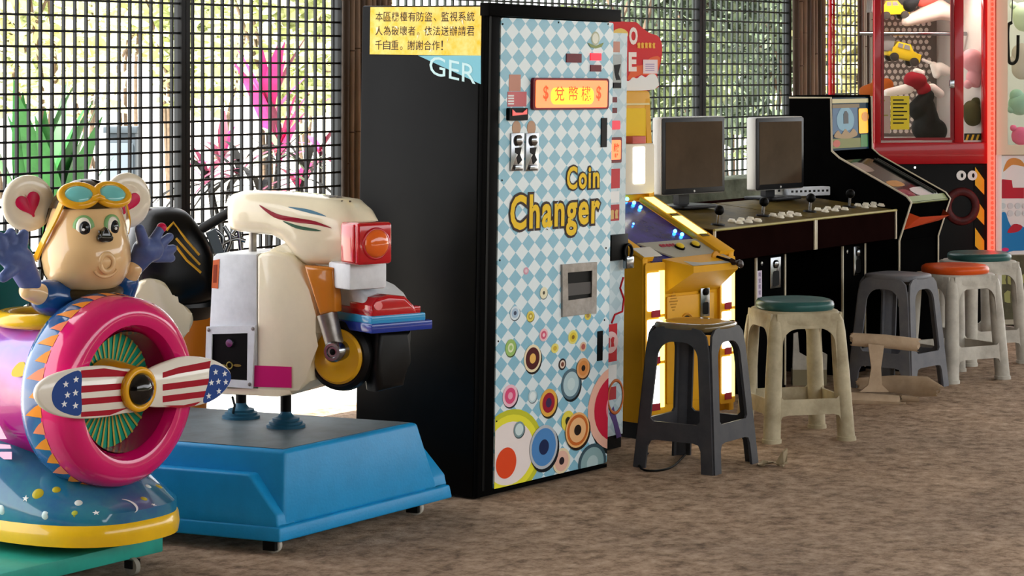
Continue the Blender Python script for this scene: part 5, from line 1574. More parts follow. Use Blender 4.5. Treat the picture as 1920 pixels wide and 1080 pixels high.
blade(((266, 702), (325, 672), (365, 668), (400, 675), (424, 690), (431, 706), (422, 730), (398, 750), (365, 761), (330, 763), (266, 758)), None,
      [((300, 698), (330, 688), (390, 676), (388, 690), (330, 700), (300, 708)), ((300, 720), (387, 709), (384, 721), (300, 732)), ((300, 742), (383, 732), (378, 744), (300, 754)), ((300, 760), (340, 759), (372, 752), (360, 760), (330, 765))],
      ((391, 684), (386, 715), (376, 754), (400, 745), (420, 726), (428, 706), (418, 690)), ((399, 697), (416, 700), (391, 717), (404, 715), (418, 716), (386, 742), (405, 733)), 1)
# fuselage
def fus_material():
    m = bpy.data.materials.new('airbrushed_fuselage'); m.use_nodes = True
    nt = m.node_tree; b = nt.nodes['Principled BSDF']
    tc = nt.nodes.new('ShaderNodeTexCoord'); sp = nt.nodes.new('ShaderNodeSeparateXYZ'); nt.links.new(tc.outputs['Object'], sp.inputs[0])
    n = nt.nodes.new('ShaderNodeTexNoise'); n.inputs['Scale'].default_value = 9; nt.links.new(tc.outputs['Object'], n.inputs['Vector'])
    ad = nt.nodes.new('ShaderNodeMath'); ad.operation = 'MULTIPLY_ADD'; ad.inputs[1].default_value = .12
    nt.links.new(n.outputs['Fac'], ad.inputs[0]); nt.links.new(sp.outputs['Z'], ad.inputs[2])
    r = nt.nodes.new('ShaderNodeValToRGB'); e = r.color_ramp.elements
    mr = nt.nodes.new('ShaderNodeMapRange'); mr.inputs[1].default_value = .36; mr.inputs[2].default_value = .82
    nt.links.new(ad.outputs[0], mr.inputs[0]); nt.links.new(mr.outputs[0], r.inputs['Fac'])
    e[0].position = 0; e[0].color = lin('#a8107c'); e[1].position = 1; e[1].color = lin('#c2127e')
    for p, c in ((.42, '#b8128a'), (.5, '#e06aa0'), (.6, '#c08ad8'), (.72, '#8f7ae0'), (.85, '#c44ab4')):
        k = e.new(p); k.color = lin(c)
    nt.links.new(r.outputs[0], b.inputs['Base Color']); b.inputs['Roughness'].default_value = .2; b.inputs['Coat Weight'].default_value = .7; b.inputs['Coat Roughness'].default_value = .06
    return m
M_fus = fus_material()
rings = []
for y, rr, cz, k in ((.12, .19, -.015, 1.0), (.2, .2, -.015, 1.0), (.34, .203, -.015, 1.0), (.5, .2, -.015, 1.0), (.66, .18, -.0, 1.0), (.85, .14, .02, 1.0), (1.0, .10, .05, 1.0), (1.12, .04, .08, 1.0)):
    rings.append([Vector((x, y, Cz + cz + z)) for x, z in sup(rr * 1.0, rr * .98, 2.3, 40)])
fus = loft('fuselage', rings, M_fus, mouse, auto=60)
# tail fin and wing stubs (mostly out of the picture)
prism('tail_fin', [(-.9, Cz + .1), (-1.16, Cz + .1), (-1.18, Cz + .38), (-1.08, Cz + .38)], LEFT(.012), .024, M_turq, mouse, bev=.005)
# pale print on the fuselage side
lq = LEFT(-.2025)
def lpx(px, py): return on(MM, lq, px, py)
M_pal = mat('print_palepink', '#f2b8d8', 0.3)
for q in (((-2, 792), (14, 823), (-2, 823)), ((-4, 832), (20, 834), (22, 841), (-4, 841)), ((-4, 847), (23, 847), (23, 861), (-4, 861))):
    prism('fuselage_print', [lpx(*p) for p in q], lq, .002, M_pal, fus)
x = [lpx(*p) for p in ((24, 694), (36, 680), (47, 680), (47, 698), (40, 706), (24, 705))]
prism('fuselage_print', spl(x, 3), lq, .002, mat('print_sun', '#e8c23a', 0.3), fus)
# cockpit rim
ck = mo(74, 596, .34)
torus('cockpit_rim', .105, .022, M_yrim, mouse, fr=Fr((-.01, .31, Cz + .186), (1, 0, 0), Vector((0, 1, 0)), (0, 0, 1)), n=48, k=12, sx=1.1, sy=1.2)
# seat back behind the pilot
prism('seat_back', spl([(-.17, Cz + .2), (.15, Cz + .2), (.14, Cz + .38), (0, Cz + .42), (-.16, Cz + .38)], 5), FRONT(.57), .03, mat('seat_teal', '#1c7a74', 0.3), mouse, bev=.006)
# skirt, rim, platform
def ov(z, rx, ry, cx=0.0, cy=.32): return [Vector((cx + x, cy + y, z)) for x, y in sup(rx, ry, 2.6, 56)]
def skirt_material():
    m = mat('skirt_paint', '#1f5f8e', 0.18, coat=0.8, dirt='#3f9c9a', dirt_amt=.55, nscale=6)
    return m
skirt = loft('base_skirt', [ov(.175, .25, .415), ov(.205, .256, .414, 0, .322), ov(.24, .258, .375, 0, .362), ov(.28, .256, .335, 0, .405), ov(.32, .246, .30, 0, .44), ov(.355, .224, .265, 0, .47), ov(.385, .18, .22, 0, .49), ov(.40, .12, .16, 0, .5)], skirt_material(), mouse, auto=60)
loft('base_rim', [ov(.115, .24, .405), ov(.118, .254, .42), ov(.145, .258, .424), ov(.172, .254, .42), ov(.178, .246, .412)], M_yrim, mouse, auto=60)
def on_skirt(px, py, y, nm, rad, m, shape='disc'):
    p = mo(px, py, y)
    return p
prism('pedestal_cover', [(-.1, .09), (.1, .09), (.1, .13), (-.1, .13)], FRONT(.1), -.44, M_black, mouse)
zt_, zb_ = .088, .044
fc = floor_at(306, 1005, zt_); Mi = MM.inverted(); pcx = (Mi @ fc)
box('platform', (pcx.x - 1.1, pcx.x), (pcx.y, pcx.y + .62), (zb_, zt_), M_teal, mouse, .004)
def caster(x, y, zt, parent, rad=.024):
    c = lathe('caster_wheel', [(.001, -.011), (rad * .6, -.011), (rad, -.008), (rad, .008), (rad * .6, .011), (.001, .011)], mat('caster_grey', '#8d8a80', 0.6), parent, n=20, fr=Fr((x, y, rad), (0, 1, 0), (0, 0, 1), (1, 0, 0)))
    box('caster_fork', (x - .017, x - .012), (y - .014, y + .014), (rad - .004, zt), M_black, c)
    box('caster_fork', (x + .012, x + .017), (y - .014, y + .014), (rad - .004, zt), M_black, c)
    return c
cw_ = Mi @ floor_at(248, 1078); 
caster(cw_.x, cw_.y, zb_, mouse)
caster(pcx.x - .98, cw_.y, zb_, mouse); caster(pcx.x - .06, pcx.y + .55, zb_, mouse); caster(pcx.x - .98, pcx.y + .55, zb_, mouse)

# ---- the pilot figure
hc = mo(162, 445, .20)
HX4 = Matrix.Translation(hc) @ Matrix.Rotation(math.radians(-25), 4, 'Z')      # head frame: face towards -y
prof = [(-.165, .012, .0), (-.160, .045, 0), (-.148, .075, 0), (-.128, .1, 0), (-.1, .117, 0), (-.06, .125, 0), (-.015, .121, 0), (.03, .112, 0), (.075, .098, 0), (.11, .08, 0), (.137, .055, 0), (.15, .03, 0), (.155, .008, 0)]
rings = []
for z, rr, _ in prof:
    q = []
    for j in range(40):
        t = 2 * PI * j / 40
        x = rr * math.cos(t); y = rr * math.sin(t)
        if y < 0:                                    # the face swells around the mouth
            y *= 1.0 + .16 * math.exp(-((z + .06) / .055) ** 2) * max(0, -math.sin(t)) ** 2
        q.append(Vector((x, y, z)))
    rings.append(q)
head = loft('pilot_head', rings, M_tan, mouse, auto=80, xf=HX4)
# hood over crown and back
rings = []
for z, rr, _ in prof[1:]:
    g = 1.045; cut = .30 if z < .05 else (.30 - (z - .05) * 9.0)
    q = []
    for j in range(33):
        t = PI * (-cut) + (PI * (1 + 2 * cut)) * j / 32 if z < .05 else PI * (-cut) + (PI * (1 + 2 * cut)) * j / 32
        q.append(Vector((rr * g * math.cos(t), rr * g * math.sin(t) + .004, z * 1.03 + .002)))
    rings.append(q)
rings = []
for z, rr, _ in prof:
    q = []
    c0 = 0.18 - max(0, (z - .055)) * 4.4            # how far the hood reaches round the sides
    for j in range(33):
        t = PI * c0 + PI * (1 - 2 * c0) * j / 32
        q.append(Vector(((rr + .008) * math.cos(t), (rr + .008) * math.sin(t), z * 1.04 + .003)))
    rings.append(q)
loft('hood', rings, M_hood, head, caps=False, closed=False, auto=80, xf=HX4)
crown = [[Vector(((r_ + .006) * math.cos(2 * PI * j / 36), (r_ + .006) * math.sin(2 * PI * j / 36) + .006, z)) for j in range(36)] for z, r_ in ((.085, .096), (.118, .078), (.146, .050), (.16, .022), (.164, .002))]
loft('hood_crown', crown, M_hood, head, auto=80, xf=HX4)
tube('chin_collar', [HX4 @ Vector((.092 * math.cos(t), .092 * math.sin(t) + .012, -.155)) for t in [2 * PI * i / 32 for i in range(33)]], .017, M_hood, head, n=10)
def face_pt(x, z, lift=0.0):
    """a point on the face surface"""
    rr = 0
    for (z0, r0, _), (z1, r1, _) in zip(prof, prof[1:]):
        if z0 <= z <= z1: rr = r0 + (r1 - r0) * (z - z0) / (z1 - z0)
    x = max(-rr * .98, min(rr * .98, x)); s_ = math.sqrt(max(0, 1 - (x / rr) ** 2))
    y = -rr * s_ * (1 + .16 * math.exp(-((z + .06) / .055) ** 2) * s_ * s_)
    n = Vector((x / rr, -s_, .0)).normalized()
    return Vector((x, y, z)) + n * lift, n
def patch(name, x, z, rx, rz, m, lift, thick=.006):
    p, n = face_pt(x, z, lift)
    u = Vector((0, 0, 1)).cross(n).normalized() * 1.0
    f = Fr(p, -u if u.x < 0 else u, (0, 0, 1), n)
    return lathe(name, [(1.0, -thick), (1.0, 0), (.75, thick * .45), (.4, thick * .75), (.001, thick * .8)], m, head, n=28, fr=Fr(f.o, f.u * rx, f.v * rz, f.w), xf=HX4, auto=70)
for sx in (-1, 1):
    x = .043 * sx
    patch('eye_shadow', x, .036, .030, .033, mat('eye_green', '#7fae72', 0.3), -.004, .008)
    patch('eye_white', x, .036, .022, .027, M_wht, -.001, .009)
    patch('eye_ring', x + .003, .033, .0155, .020, mat('eye_dark', '#20242a', 0.15), .0035, .007)
    patch('pupil', x + .003, .033, .011, .015, M_dome, .0065, .005)
    patch('eye_glint', x + .0, .030, .004, .004, M_white, .011, .002)
p, n = face_pt(.008, .015, .002)
prism('nose', spl([(.0, .022), (.012, .008), (.021, -.004), (.018, -.018), (-.018, -.018), (-.021, -.002), (-.010, .008)], 4), Fr(p, (1, 0, 0), (0, 0, 1), (0, -1, 0)), .024, M_dome, head, bev=.006, xf=HX4)
p, n = face_pt(.012, -.062, -.004)
torus('mouth', .021, .007, M_tan, head, fr=Fr(p, (.9, 0, 0), (0, 0, 1.15), (0, -1, 0)), n=28, k=10, xf=HX4)
tube('chin_fold', [HX4 @ (face_pt(.012 + .036 * math.sin(t), -.070 - .032 * math.cos(t), .0)[0]) for t in [(-1.2 + 2.4 * i / 12) for i in range(13)]], .0045, M_tan, head, n=8)
# goggles pushed up on the forehead
for sx, cx in ((-1, -.046), (1, .052)):
    p = Vector((cx, -.076 + abs(cx) * .2, .122)); n = Vector((cx * 3.2, -1, .95)).normalized()
    u = Vector((0, 0, 1)).cross(n).normalized(); v = n.cross(u)
    f = Fr(p, u, v, n)
    fr_ = torus('goggle_frame', .04, .011, M_gold, head, fr=Fr(p, u * 1.18, v * .92, n), n=36, k=10, xf=HX4)
    lathe('goggle_lens', [(.04, .0), (.037, .009), (.024, .017), (.001, .02)], M_turq, head, n=32, fr=Fr(p - n * .003, u * 1.12, v * .85, n), xf=HX4, auto=80)
tube('goggle_bridge', [HX4 @ Vector(q) for q in ((-.012, -.092, .112), (.003, -.098, .118), (.018, -.09, .112))], .009, M_gold, head, n=8)
def strap(pts, w=.012, th=.005):
    P_ = bez([HX4 @ Vector(q) for q in pts], 6); rings = []
    for i, p in enumerate(P_):
        t = (P_[min(i + 1, len(P_) - 1)] - P_[max(i - 1, 0)]).normalized()
        o_ = (p - hc); o_ = (o_ - t * o_.dot(t)).normalized(); s_ = t.cross(o_)
        rings.append([p + s_ * w + o_ * 0, p + s_ * w * .8 + o_ * th, p - s_ * w * .8 + o_ * th, p - s_ * w + o_ * 0])
    return loft('goggle_strap', rings, M_gold, head, auto=60)
strap([(-.084, -.058, .112), (-.106, -.046, .055), (-.126, -.018, .0), (-.13, .03, -.045), (-.12, .08, -.06)])
strap([(.09, -.058, .106), (.115, -.02, .05), (.128, .03, .01)])
# ears with hearts
for sx in (-1, 1):
    c = Vector((.145 * sx, .075, .096)); n = Vector((.10 * sx, -1, .0)).normalized()
    u = Vector((0, 0, 1)).cross(n).normalized(); v = n.cross(u)
    k = 1.0
    ear = lathe('ear', [(.045, -.022), (.066, -.016), (.074, -.004), (.073, .007), (.064, .013), (.04, .010), (.001, .008)], M_crm, head, n=40, fr=Fr(c, u * k, v * 1.08, n), xf=HX4, auto=70)
    lathe('ear_back', [(.001, -.028), (.045, -.0225), (.067, -.0165)], M_hood, head, n=40, fr=Fr(c, u, v * 1.08, n), xf=HX4, auto=70)
    hp = []
    for i in range(36):
        t = 2 * PI * i / 36
        hp.append((.0022 * 16 * math.sin(t) ** 3 * 1.0, .0024 * (13 * math.cos(t) - 5 * math.cos(2 * t) - 2 * math.cos(3 * t) - math.cos(4 * t))))
    rot = math.radians(-20 * sx)
    hp = [(a * math.cos(rot) - b * math.sin(rot), a * math.sin(rot) + b * math.cos(rot)) for a, b in hp]
    prism('ear_heart', hp, Fr(c + n * .006, u, v, n), .0075, M_hrt, head, bev=.002, xf=HX4)
# torso, arms, gloves
t0 = mo(160, 600, .27); t1 = mo(165, 560, .24)
sl_, sr_ = mo(105, 562, .22), mo(226, 545, .18)
wl, wr = mo(62, 548, .2), mo(246, 512, .14)
blob('pilot_suit', [(t0 - Vector((0, 0, .06)), .105, t1 + Vector((0, 0, -.01)), .09), (t1 + Vector((-.03, 0, -.01)), .07, sl_, .058), (sl_, .058, sl_ * .6 + wl * .4, .05),
                    (t1 + Vector((.03, 0, -.01)), .065, sr_, .046), (sr_, .046, sr_ * .55 + wr * .45, .04)], M_suit, mouse, .007)
blob('wrist', [(sl_ * .35 + wl * .65, .032, wl + (wl - sl_) * .2, .027)], M_tan, mouse, .005)
blob('wrist', [(sr_ * .4 + wr * .6, .028, wr + (wr - sr_) * .25, .025)], M_tan, mouse, .005)
def glove(points, palm, y, extra):
    caps = []
    for (x1, y1, r1, x2, y2, r2, d1, d2) in points:
        caps.append((mo(x1, y1, y + d1), r1, mo(x2, y2, y + d2), r2))
    return blob('glove', caps, M_glv, mouse, .0045, smooth_it=5)
glove([(56, 530, .032, 36, 488, .040, .03, .0), (36, 488, .040, 22, 478, .036, 0, 0),
       (36, 475, .020, 44, 440, .0155, -.01, -.02), (22, 470, .018, 20, 436, .014, 0, -.01), (14, 480, .017, 0, 444, .014, .0, .0),
       (14, 492, .017, -14, 470, .013, 0, .01), (24, 505, .018, 6, 520, .015, -.01, -.03)], None, .17, None)
glove([(252, 502, .026, 272, 470, .038, .02, -.01), (272, 470, .038, 285, 468, .034, -.01, -.01),
       (270, 458, .019, 262, 430, .015, -.02, -.04), (284, 458, .017, 302, 428, .0135, -.01, -.02), (292, 464, .0165, 318, 444, .013, 0, -.01),
       (294, 474, .0165, 324, 466, .013, 0, 0), (290, 482, .0165, 321, 484, .013, .0, .01)], None, .12, None)
tp = mo(303, 427, .1)
ball('glove_tip', tp, .0145, M_hrt, mouse, n=14, k=8)

# skirt decorations: airbrushed spots, stars, a moon
def skirt_decal(px, py, rad, hx, kind):
    """projected onto the skirt along its own outward direction"""
    dg = bpy.context.evaluated_depsgraph_get()
    o = Mi @ CAM; d = (Mi.to_3x3() @ ray(px, py)).normalized()
    ok, loc, nrm, _ = skirt.ray_cast(o, d)
    if not ok: return
    u = Vector((0, 0, 1)).cross(nrm).normalized(); v = nrm.cross(u)
    f = Fr(loc, u, v, nrm)
    if kind == 'spot':
        lathe('skirt_spot', [(rad, -.004), (rad * .7, .001), (rad * .3, .0022), (.0005, .0025)], mat('spot_' + hx, '#' + hx, .3), skirt, n=20, fr=f)
    elif kind == 'star':
        st = [((rad if i % 2 == 0 else rad * .4) * math.sin(2 * PI * i / 10), (rad if i % 2 == 0 else rad * .4) * math.cos(2 * PI * i / 10)) for i in range(10)]
        prism('skirt_star', st, f, .001, M_white, skirt, d0=.0005)
    else:
        st = [(rad * math.cos(t), rad * math.sin(t)) for t in [-1.3 + 2.6 * i / 14 for i in range(15)]] + [(rad * .45 + rad * .62 * math.cos(t) - rad * .28, rad * .92 * math.sin(t)) for t in [1.3 - 2.6 * i / 14 for i in range(15)]]
        prism('skirt_moon', st, f, .001, M_white, skirt, d0=.0008)
bpy.context.view_layer.update()
for a in ((72, 925, .020, 'b8a92a', 'spot'), (106, 918, .015, 'b8a92a', 'spot'), (147, 943, .014, 'cfd8d2', 'spot'), (84, 968, .013, 'cfe0e0', 'spot'), (140, 962, .011, 'a8b040', 'spot'), (2, 955, .016, 'cfe0e0', 'spot'),
          (270, 935, .013, 'b8a92a', 'spot'), (298, 912, .014, 'b8a92a', 'spot'), (278, 912, .012, 'cfe0d8', 'spot'), (48, 935, .010, '', 'star'), (180, 962, .010, '', 'star'), (288, 947, .008, '', 'star'), (235, 950, .035, '', 'moon')):
    skirt_decal(*a)

# ---------------------------------------------------------------- scooter ride
M_cb = mat('scooter_cream', '#ece2c6', 0.22, coat=0.7, noise=.04)
M_cw = mat('scooter_white', '#dfe4ea', 0.35, dirt='#a9adb2', dirt_amt=.4, nscale=16)
M_bb = mat('base_blue', '#148fcb', 0.4, spec=.3, noise=.08, nscale=10, bump=.08, bscale=120)
M_bt2 = mat('base_top_grime_sheen', '#5d6a70', 0.5, dirt='#3c4448', dirt_amt=.8, nscale=8)  # grey-blue reflected light put into the colour, mottled with grime
M_lred = mat('lamp_red', '#c01420', 0.15, coat=0.8); M_lor = mat('lamp_orange', '#e8661c', 0.12, coat=0.9)
BPHI = math.radians(66)
bike, MBk = root('scooter_ride', 'cream motor scooter kiddie ride with red lamp on a blue base', 'kiddie ride', (-0.8405, 6.95, 0), BPHI)
BI = MBk.inverted()
def bs(px, py, x=0.0):
    """a picture point on the scooter's near side (plane x), as y and z"""
    a = on(MBk, LEFT(x), px, py); return (a[0], a[1])      # u = -y
def bp3(px, py, x=0.0):
    u, v = bs(px, py, x); return Vector((x, -u, v))
# base in its own skewed plan: e1 along the front end, e2 back along the side
e1 = Vector((.566, .824, 0)); e2 = Vector((-.915, .40, 0)).normalized()
P1 = floor_at(525, 1018, .04)
def bpt(s, t, z): return BI @ Vector((P1.x + e1.x * s + e2.x * t, P1.y + e1.y * s + e2.y * t, z))
Lb = 1.0
S1 = .845
def quadring(s0, s1, t0, t1, z): return [bpt(s0, t0, z), bpt(s1, t0, z), bpt(s1, t1, z), bpt(s0, t1, z)]
def frus(name, a, b, m, bev=.01):
    bm = bmesh.new()
    va = [bm.verts.new(p) for p in a]; vb = [bm.verts.new(p) for p in b]
    bm.faces.new(va); bm.faces.new(vb)
    for i in range(4): bm.faces.new((va[i], va[(i + 1) % 4], vb[(i + 1) % 4], vb[i]))
    bmesh.ops.bevel(bm, geom=list(bm.edges), offset=bev, segments=3, profile=.5, affect='EDGES')
    return bm_obj(name, bm, m, bike, smooth=True, auto=50)
frus('base_flange', quadring(0, S1, 0, Lb, .04), quadring(.006, S1 - .006, .006, Lb, .082), M_bb, .006)
frus('base_block', quadring(.035, S1 - .06, .012, Lb, .078), quadring(.075, S1 - .125, .04, Lb - .03, .292), M_bb, .012)
tp_ = quadring(.092, S1 - .142, .058, Lb - .05, .2925)
mk('base_top', [p + Vector((0, 0, d)) for d in (0, .0012) for p in tp_], [(0, 1, 2, 3), (4, 5, 6, 7), (0, 1, 5, 4), (1, 2, 6, 5), (2, 3, 7, 6), (3, 0, 4, 7)], M_bt2, bike)
# side pontoons with slanted ends
for s0, s1 in ((.008, .09), (S1 - .13, S1 - .01)):
    a = [bpt(s0, .012, .08), bpt(s1, .012, .08), bpt(s1, Lb - .01, .08), bpt(s0, Lb - .01, .08)]
    b = [bpt(s0 + .006, .02, .115), bpt(s1, .02, .115), bpt(s1, .12, .225), bpt(s0 + .012, .12, .225), bpt(s1, Lb - .02, .225), bpt(s0 + .012, Lb - .02, .225)]
    V = a + b
    bm = bmesh.new(); vv = [bm.verts.new(p) for p in V]
    for f in ((0, 1, 2, 3), (0, 1, 5, 4), (4, 5, 6, 7), (7, 6, 8, 9), (9, 8, 2, 3), (0, 4, 7, 9, 3), (1, 5, 6, 8, 2)): bm.faces.new([vv[i] for i in f])
    bmesh.ops.bevel(bm, geom=list(bm.edges), offset=.007, segments=2, profile=.5, affect='EDGES')
    bm_obj('base_pontoon', bm, M_bb, bike, smooth=True, auto=50)
for s, t in ((.04, .05), (S1 - .12, .05), (.05, Lb - .1), (S1 - .1, Lb - .1)):
    p = bpt(s, t, 0)
    c = lathe('caster_wheel', [(.001, -.012), (.014, -.012), (.024, -.008), (.024, .008), (.014, .012), (.001, .012)], mat('caster_white', '#b9b4a8', 0.6), bike, n=20, fr=Fr((p.x, p.y, .024), (0, 1, 0), (0, 0, 1), (1, 0, 0)))
    box('caster_fork', (p.x - .03, p.x - .013), (p.y - .02, p.y + .02), (.012, .05), M_black, c)
# posts on the base
for px, py in ((536, 800), (452, 783)):
    p = BI @ floor_at(px, py, .294)
    po = tube('post', [(p.x, p.y, .29), (p.x, p.y, .43)], .017, M_black, bike, n=12)
    lathe('post_boot', [(.06, .0), (.06, .01), (.052, .013), (.052, .02), (.042, .023), (.042, .03), (.026, .034), (.018, .044), (.017, .05)], mat('boot_blue', '#1f4f66', 0.4), po, n=28, fr=Fr((p.x, p.y, .292), (1, 0, 0), (0, 1, 0), (0, 0, 1)), caps=False)
tube('cable', [BI @ floor_at(436, 780, .296), BI @ (floor_at(440, 760, .36)), BI @ floor_at(436, 745, .42)], .004, M_black, bike, n=6)
# body: side profile given width
Wd = .26
def prof_px(pts, x=0.0): return [bs(*p, x) for p in pts]
body = prism('body', prof_px(((480, 738), (480, 480), (489, 474), (512, 470), (545, 480), (566, 500), (580, 545), (592, 590), (600, 625), (589, 645), (584, 680), (580, 715), (560, 732), (545, 741))), LEFT(0), Wd, M_cb, bike, d0=-Wd, bev=.014, seg=3)
prism('seat_hump', prof_px(((480, 480), (500, 468), (530, 455), (546, 448), (572, 450), (600, 500), (560, 500))), LEFT(0), Wd * .8, M_cb, bike, d0=-Wd * .9, bev=.02, seg=3)
prism('belly', prof_px(((390, 738), (392, 728), (545, 728), (545, 741), (520, 744))), LEFT(0), Wd, M_cb, bike, d0=-Wd, bev=.004)
prism('pink_panel', prof_px(((478, 685), (547, 688), (547, 727), (477, 725))), LEFT(0), .002, mat('panel_pink', '#c4206e', 0.3), body, d0=.0005)
# coin box
cbx = prism('coin_box', prof_px(((386, 727), (398, 482), (404, 476), (481, 476), (481, 727))), LEFT(.0), Wd * .9, M_cw, bike, d0=-Wd * .9, bev=.008, seg=2)
prism('coin_frame', prof_px(((390, 612), (481, 610), (475, 728), (386, 722))), LEFT(0), .008, M_cw, cbx, holes=[prof_px(((400, 626), (467, 624), (466, 713), (398, 709)))], d0=.001)
cp_ = prism('coin_panel', prof_px(((400, 626), (467, 624), (466, 713), (398, 709))), LEFT(0), .002, M_black, cbx, d0=.001)
u, v = bs(432, 643); lathe('coin_slot_plate', [(.001, 0), (.014, 0), (.012, .005), (.0005, .006)], M_chrome, cp_, n=14, fr=Fr((-.003, -u, v), (0, -1, 0), (0, 0, 1), (-1, 0, 0)))
u, v = bs(432, 685); torus('lock_ring', .01, .0025, mat('lock_brass', '#8a7a3c', 0.4, metal=.7), cp_, fr=Fr((-.004, -u, v), (0, -1, 0), (0, 0, 1), (-1, 0, 0)), n=18, k=6)
for px in (418, 446):
    u, v = bs(px, 685); prism('lock_wing', ell(u, v, .014, .004, 12), LEFT(0), .001, mat('lock_brass', '#8a7a3c', 0.4, metal=.7), cp_, d0=.0032)
for p in ((394, 618), (477, 616), (391, 718), (471, 720)):
    u, v = bs(*p); lathe('bolt', [(.001, 0), (.006, 0), (.005, .003), (.0005, .004)], M_alu, cbx, n=10, fr=Fr((-.009, -u, v), (0, -1, 0), (0, 0, 1), (-1, 0, 0)))
sk = prism('price_sticker', prof_px(((400, 488), (412, 486), (409, 541), (397, 540))), LEFT(0), .001, mat('sticker_orange', '#d0683c', 0.4), cbx, d0=.0005)
prism('sticker_mark', prof_px(((401, 497), (408, 496), (406, 530), (400, 530))), LEFT(0), .0005, mat('sticker_rust', '#8e3418', 0.4), sk, d0=.0017)
# head cowl lofted along the scooter
st = [(426, 385, 400, .3), (429, 372, 422, .62), (437, 361, 431, .85), (455, 357, 434, .95), (490, 357, 437, 1), (530, 358, 441, 1.0), (560, 360, 455, 1.02), (585, 362, 482, 1.06), (610, 364, 497, 1.1), (650, 368, 498, 1.12), (690, 373, 497, 1.12), (712, 390, 496, 1.1), (728, 415, 495, 1.05), (735, 432, 492, .98)]
rings = []
hwid = .085; xc = .085
for px, y0, y1, k in st:
    u, z1 = bs(441 + (px - 426) * .83, y0, xc); _, z0 = bs(441 + (px - 426) * .83, y1, xc)
    cz = (z0 + z1) / 2; hz_ = (z1 - z0) / 2
    rings.append([Vector((xc + x, -u, cz + z)) for x, z in sup(hwid * k, hz_, 3.4, 36)])
cowl = loft('head_cowl', rings, M_cb, bike, auto=60)
xs_ = xc - hwid * 1.12
# painted swooshes on the near side
bpy.context.view_layer.update()
for pts, m in ((((486, 384), (520, 401), (560, 409), (592, 415), (623, 428), (590, 421), (555, 417), (515, 408)), mat('swoosh_red', '#8e1228', .3)),
               (((540, 388), (575, 392), (600, 400), (612, 406), (596, 403), (570, 397)), mat('swoosh_blue', '#4a7890', .3)),
               (((530, 414), (560, 423), (590, 429), (603, 433), (585, 433), (555, 428)), mat('swoosh_green', '#3a5c48', .3))):
    decal('swoosh', cowl, MBk, pts, m, cowl)
for q in (((617, 368), (628, 367), (629, 370), (618, 371)), ((630, 369), (640, 368), (641, 371), (631, 372)), ((640, 376), (658, 377), (658, 380), (640, 379))):
    decal('cowl_print', cowl, MBk, q, mat('print_dark', '#4a4038', .4), cowl, smooth_n=0)
# front assembly, steered towards the aisle: its own frame, corner of the fender as origin
MFw = Matrix.Translation(Vector((world_x(698, 6.74), 6.74, 0))) @ Matrix.Rotation(math.radians(37), 4, 'Z')
MF = BI @ MFw
def ff3(px, py, y=0.0): return on(MFw, FRONT(y), px, py)
def fs3(px, py, x=0.0): return on(MFw, LEFT(x), px, py)
# red lamp block with round orange lens
LY = -.03
a = ff3(672, 498, LY); b = ff3(736, 416, LY)
lamp = box('lamp_housing', (a[0], b[0]), (LY, LY + .1), (a[1], b[1]), M_lred, bike, .01, 3, xf=MF)
box('lamp_side', (a[0] - .006, a[0] + .03), (LY + .015, LY + .09), (a[1] + .004, b[1] - .004), M_lred, lamp, .008, 3, xf=MF)
u, v = ff3(706, 457, LY - .004)
lathe('lamp_lens', [(.042, .0), (.041, .008), (.033, .016), (.018, .021), (.001, .022)], M_lor, lamp, n=36, fr=Fr((u, LY, v), (1, 0, 0), (0, 0, 1), (0, -1, 0)), auto=70, xf=MF)
torus('lens_rim', .043, .005, M_lred, lamp, fr=Fr((u, LY - .001, v), (1, 0, 0), (0, 0, 1), (0, -1, 0)), n=36, k=8, xf=MF)
# neck block, fork, wheel
a = ff3(656, 545, .03); b = ff3(726, 497, .03)
box('neck_block', (a[0], b[0]), (.03, .15), (a[1], b[1] + .01), M_cw, bike, .008, xf=MF)
fk = prism('fork_upper', prof_px(((568, 498), (624, 502), (629, 585), (598, 592)), -.02), LEFT(-.02), .05, mat('fork_orange', '#c87a1e', 0.25, coat=.6), bike, d0=-.05, bev=.012, seg=3)
a = bp3(613, 588, .0); b = bp3(630, 655, -.0)
tube('fork_lower', [a, b], [.031, .027], M_alu, bike, n=16)
ax = bp3(624, 660, -.03)
lathe('axle_cap', [(.031, -.05), (.031, .0), (.026, .006), (.018, .006), (.016, .002), (.011, .002), (.001, .001)], M_chrome, bike, n=28, fr=Fr(ax, (0, -1, 0), (0, 0, 1), (-1, 0, 0)))
lathe('axle_hole', [(.011, .0), (.001, .003)], M_black, bike, n=18, fr=Fr(ax - Vector((.0015, 0, 0)), (0, -1, 0), (0, 0, 1), (-1, 0, 0)))
wc = bp3(634, 668, .03)
wf_ = Fr(wc, (0, -1, 0), (0, 0, 1), (-1, 0, 0))
lathe('front_tyre', [(.06, -.06), (.09, -.06), (.103, -.045), (.107, -.028), (.103, -.006), (.09, .004), (.074, .0)], mat('tyre_black', '#0b0b0c', 0.4), bike, n=44, fr=wf_, caps=False)
lathe('wheel_disc', [(.083, -.02), (.083, .006), (.076, .012), (.04, .012), (.03, .02), (.001, .022)], mat('wheel_yellow', '#d8a21c', 0.3, coat=.5), bike, n=44, fr=wf_)
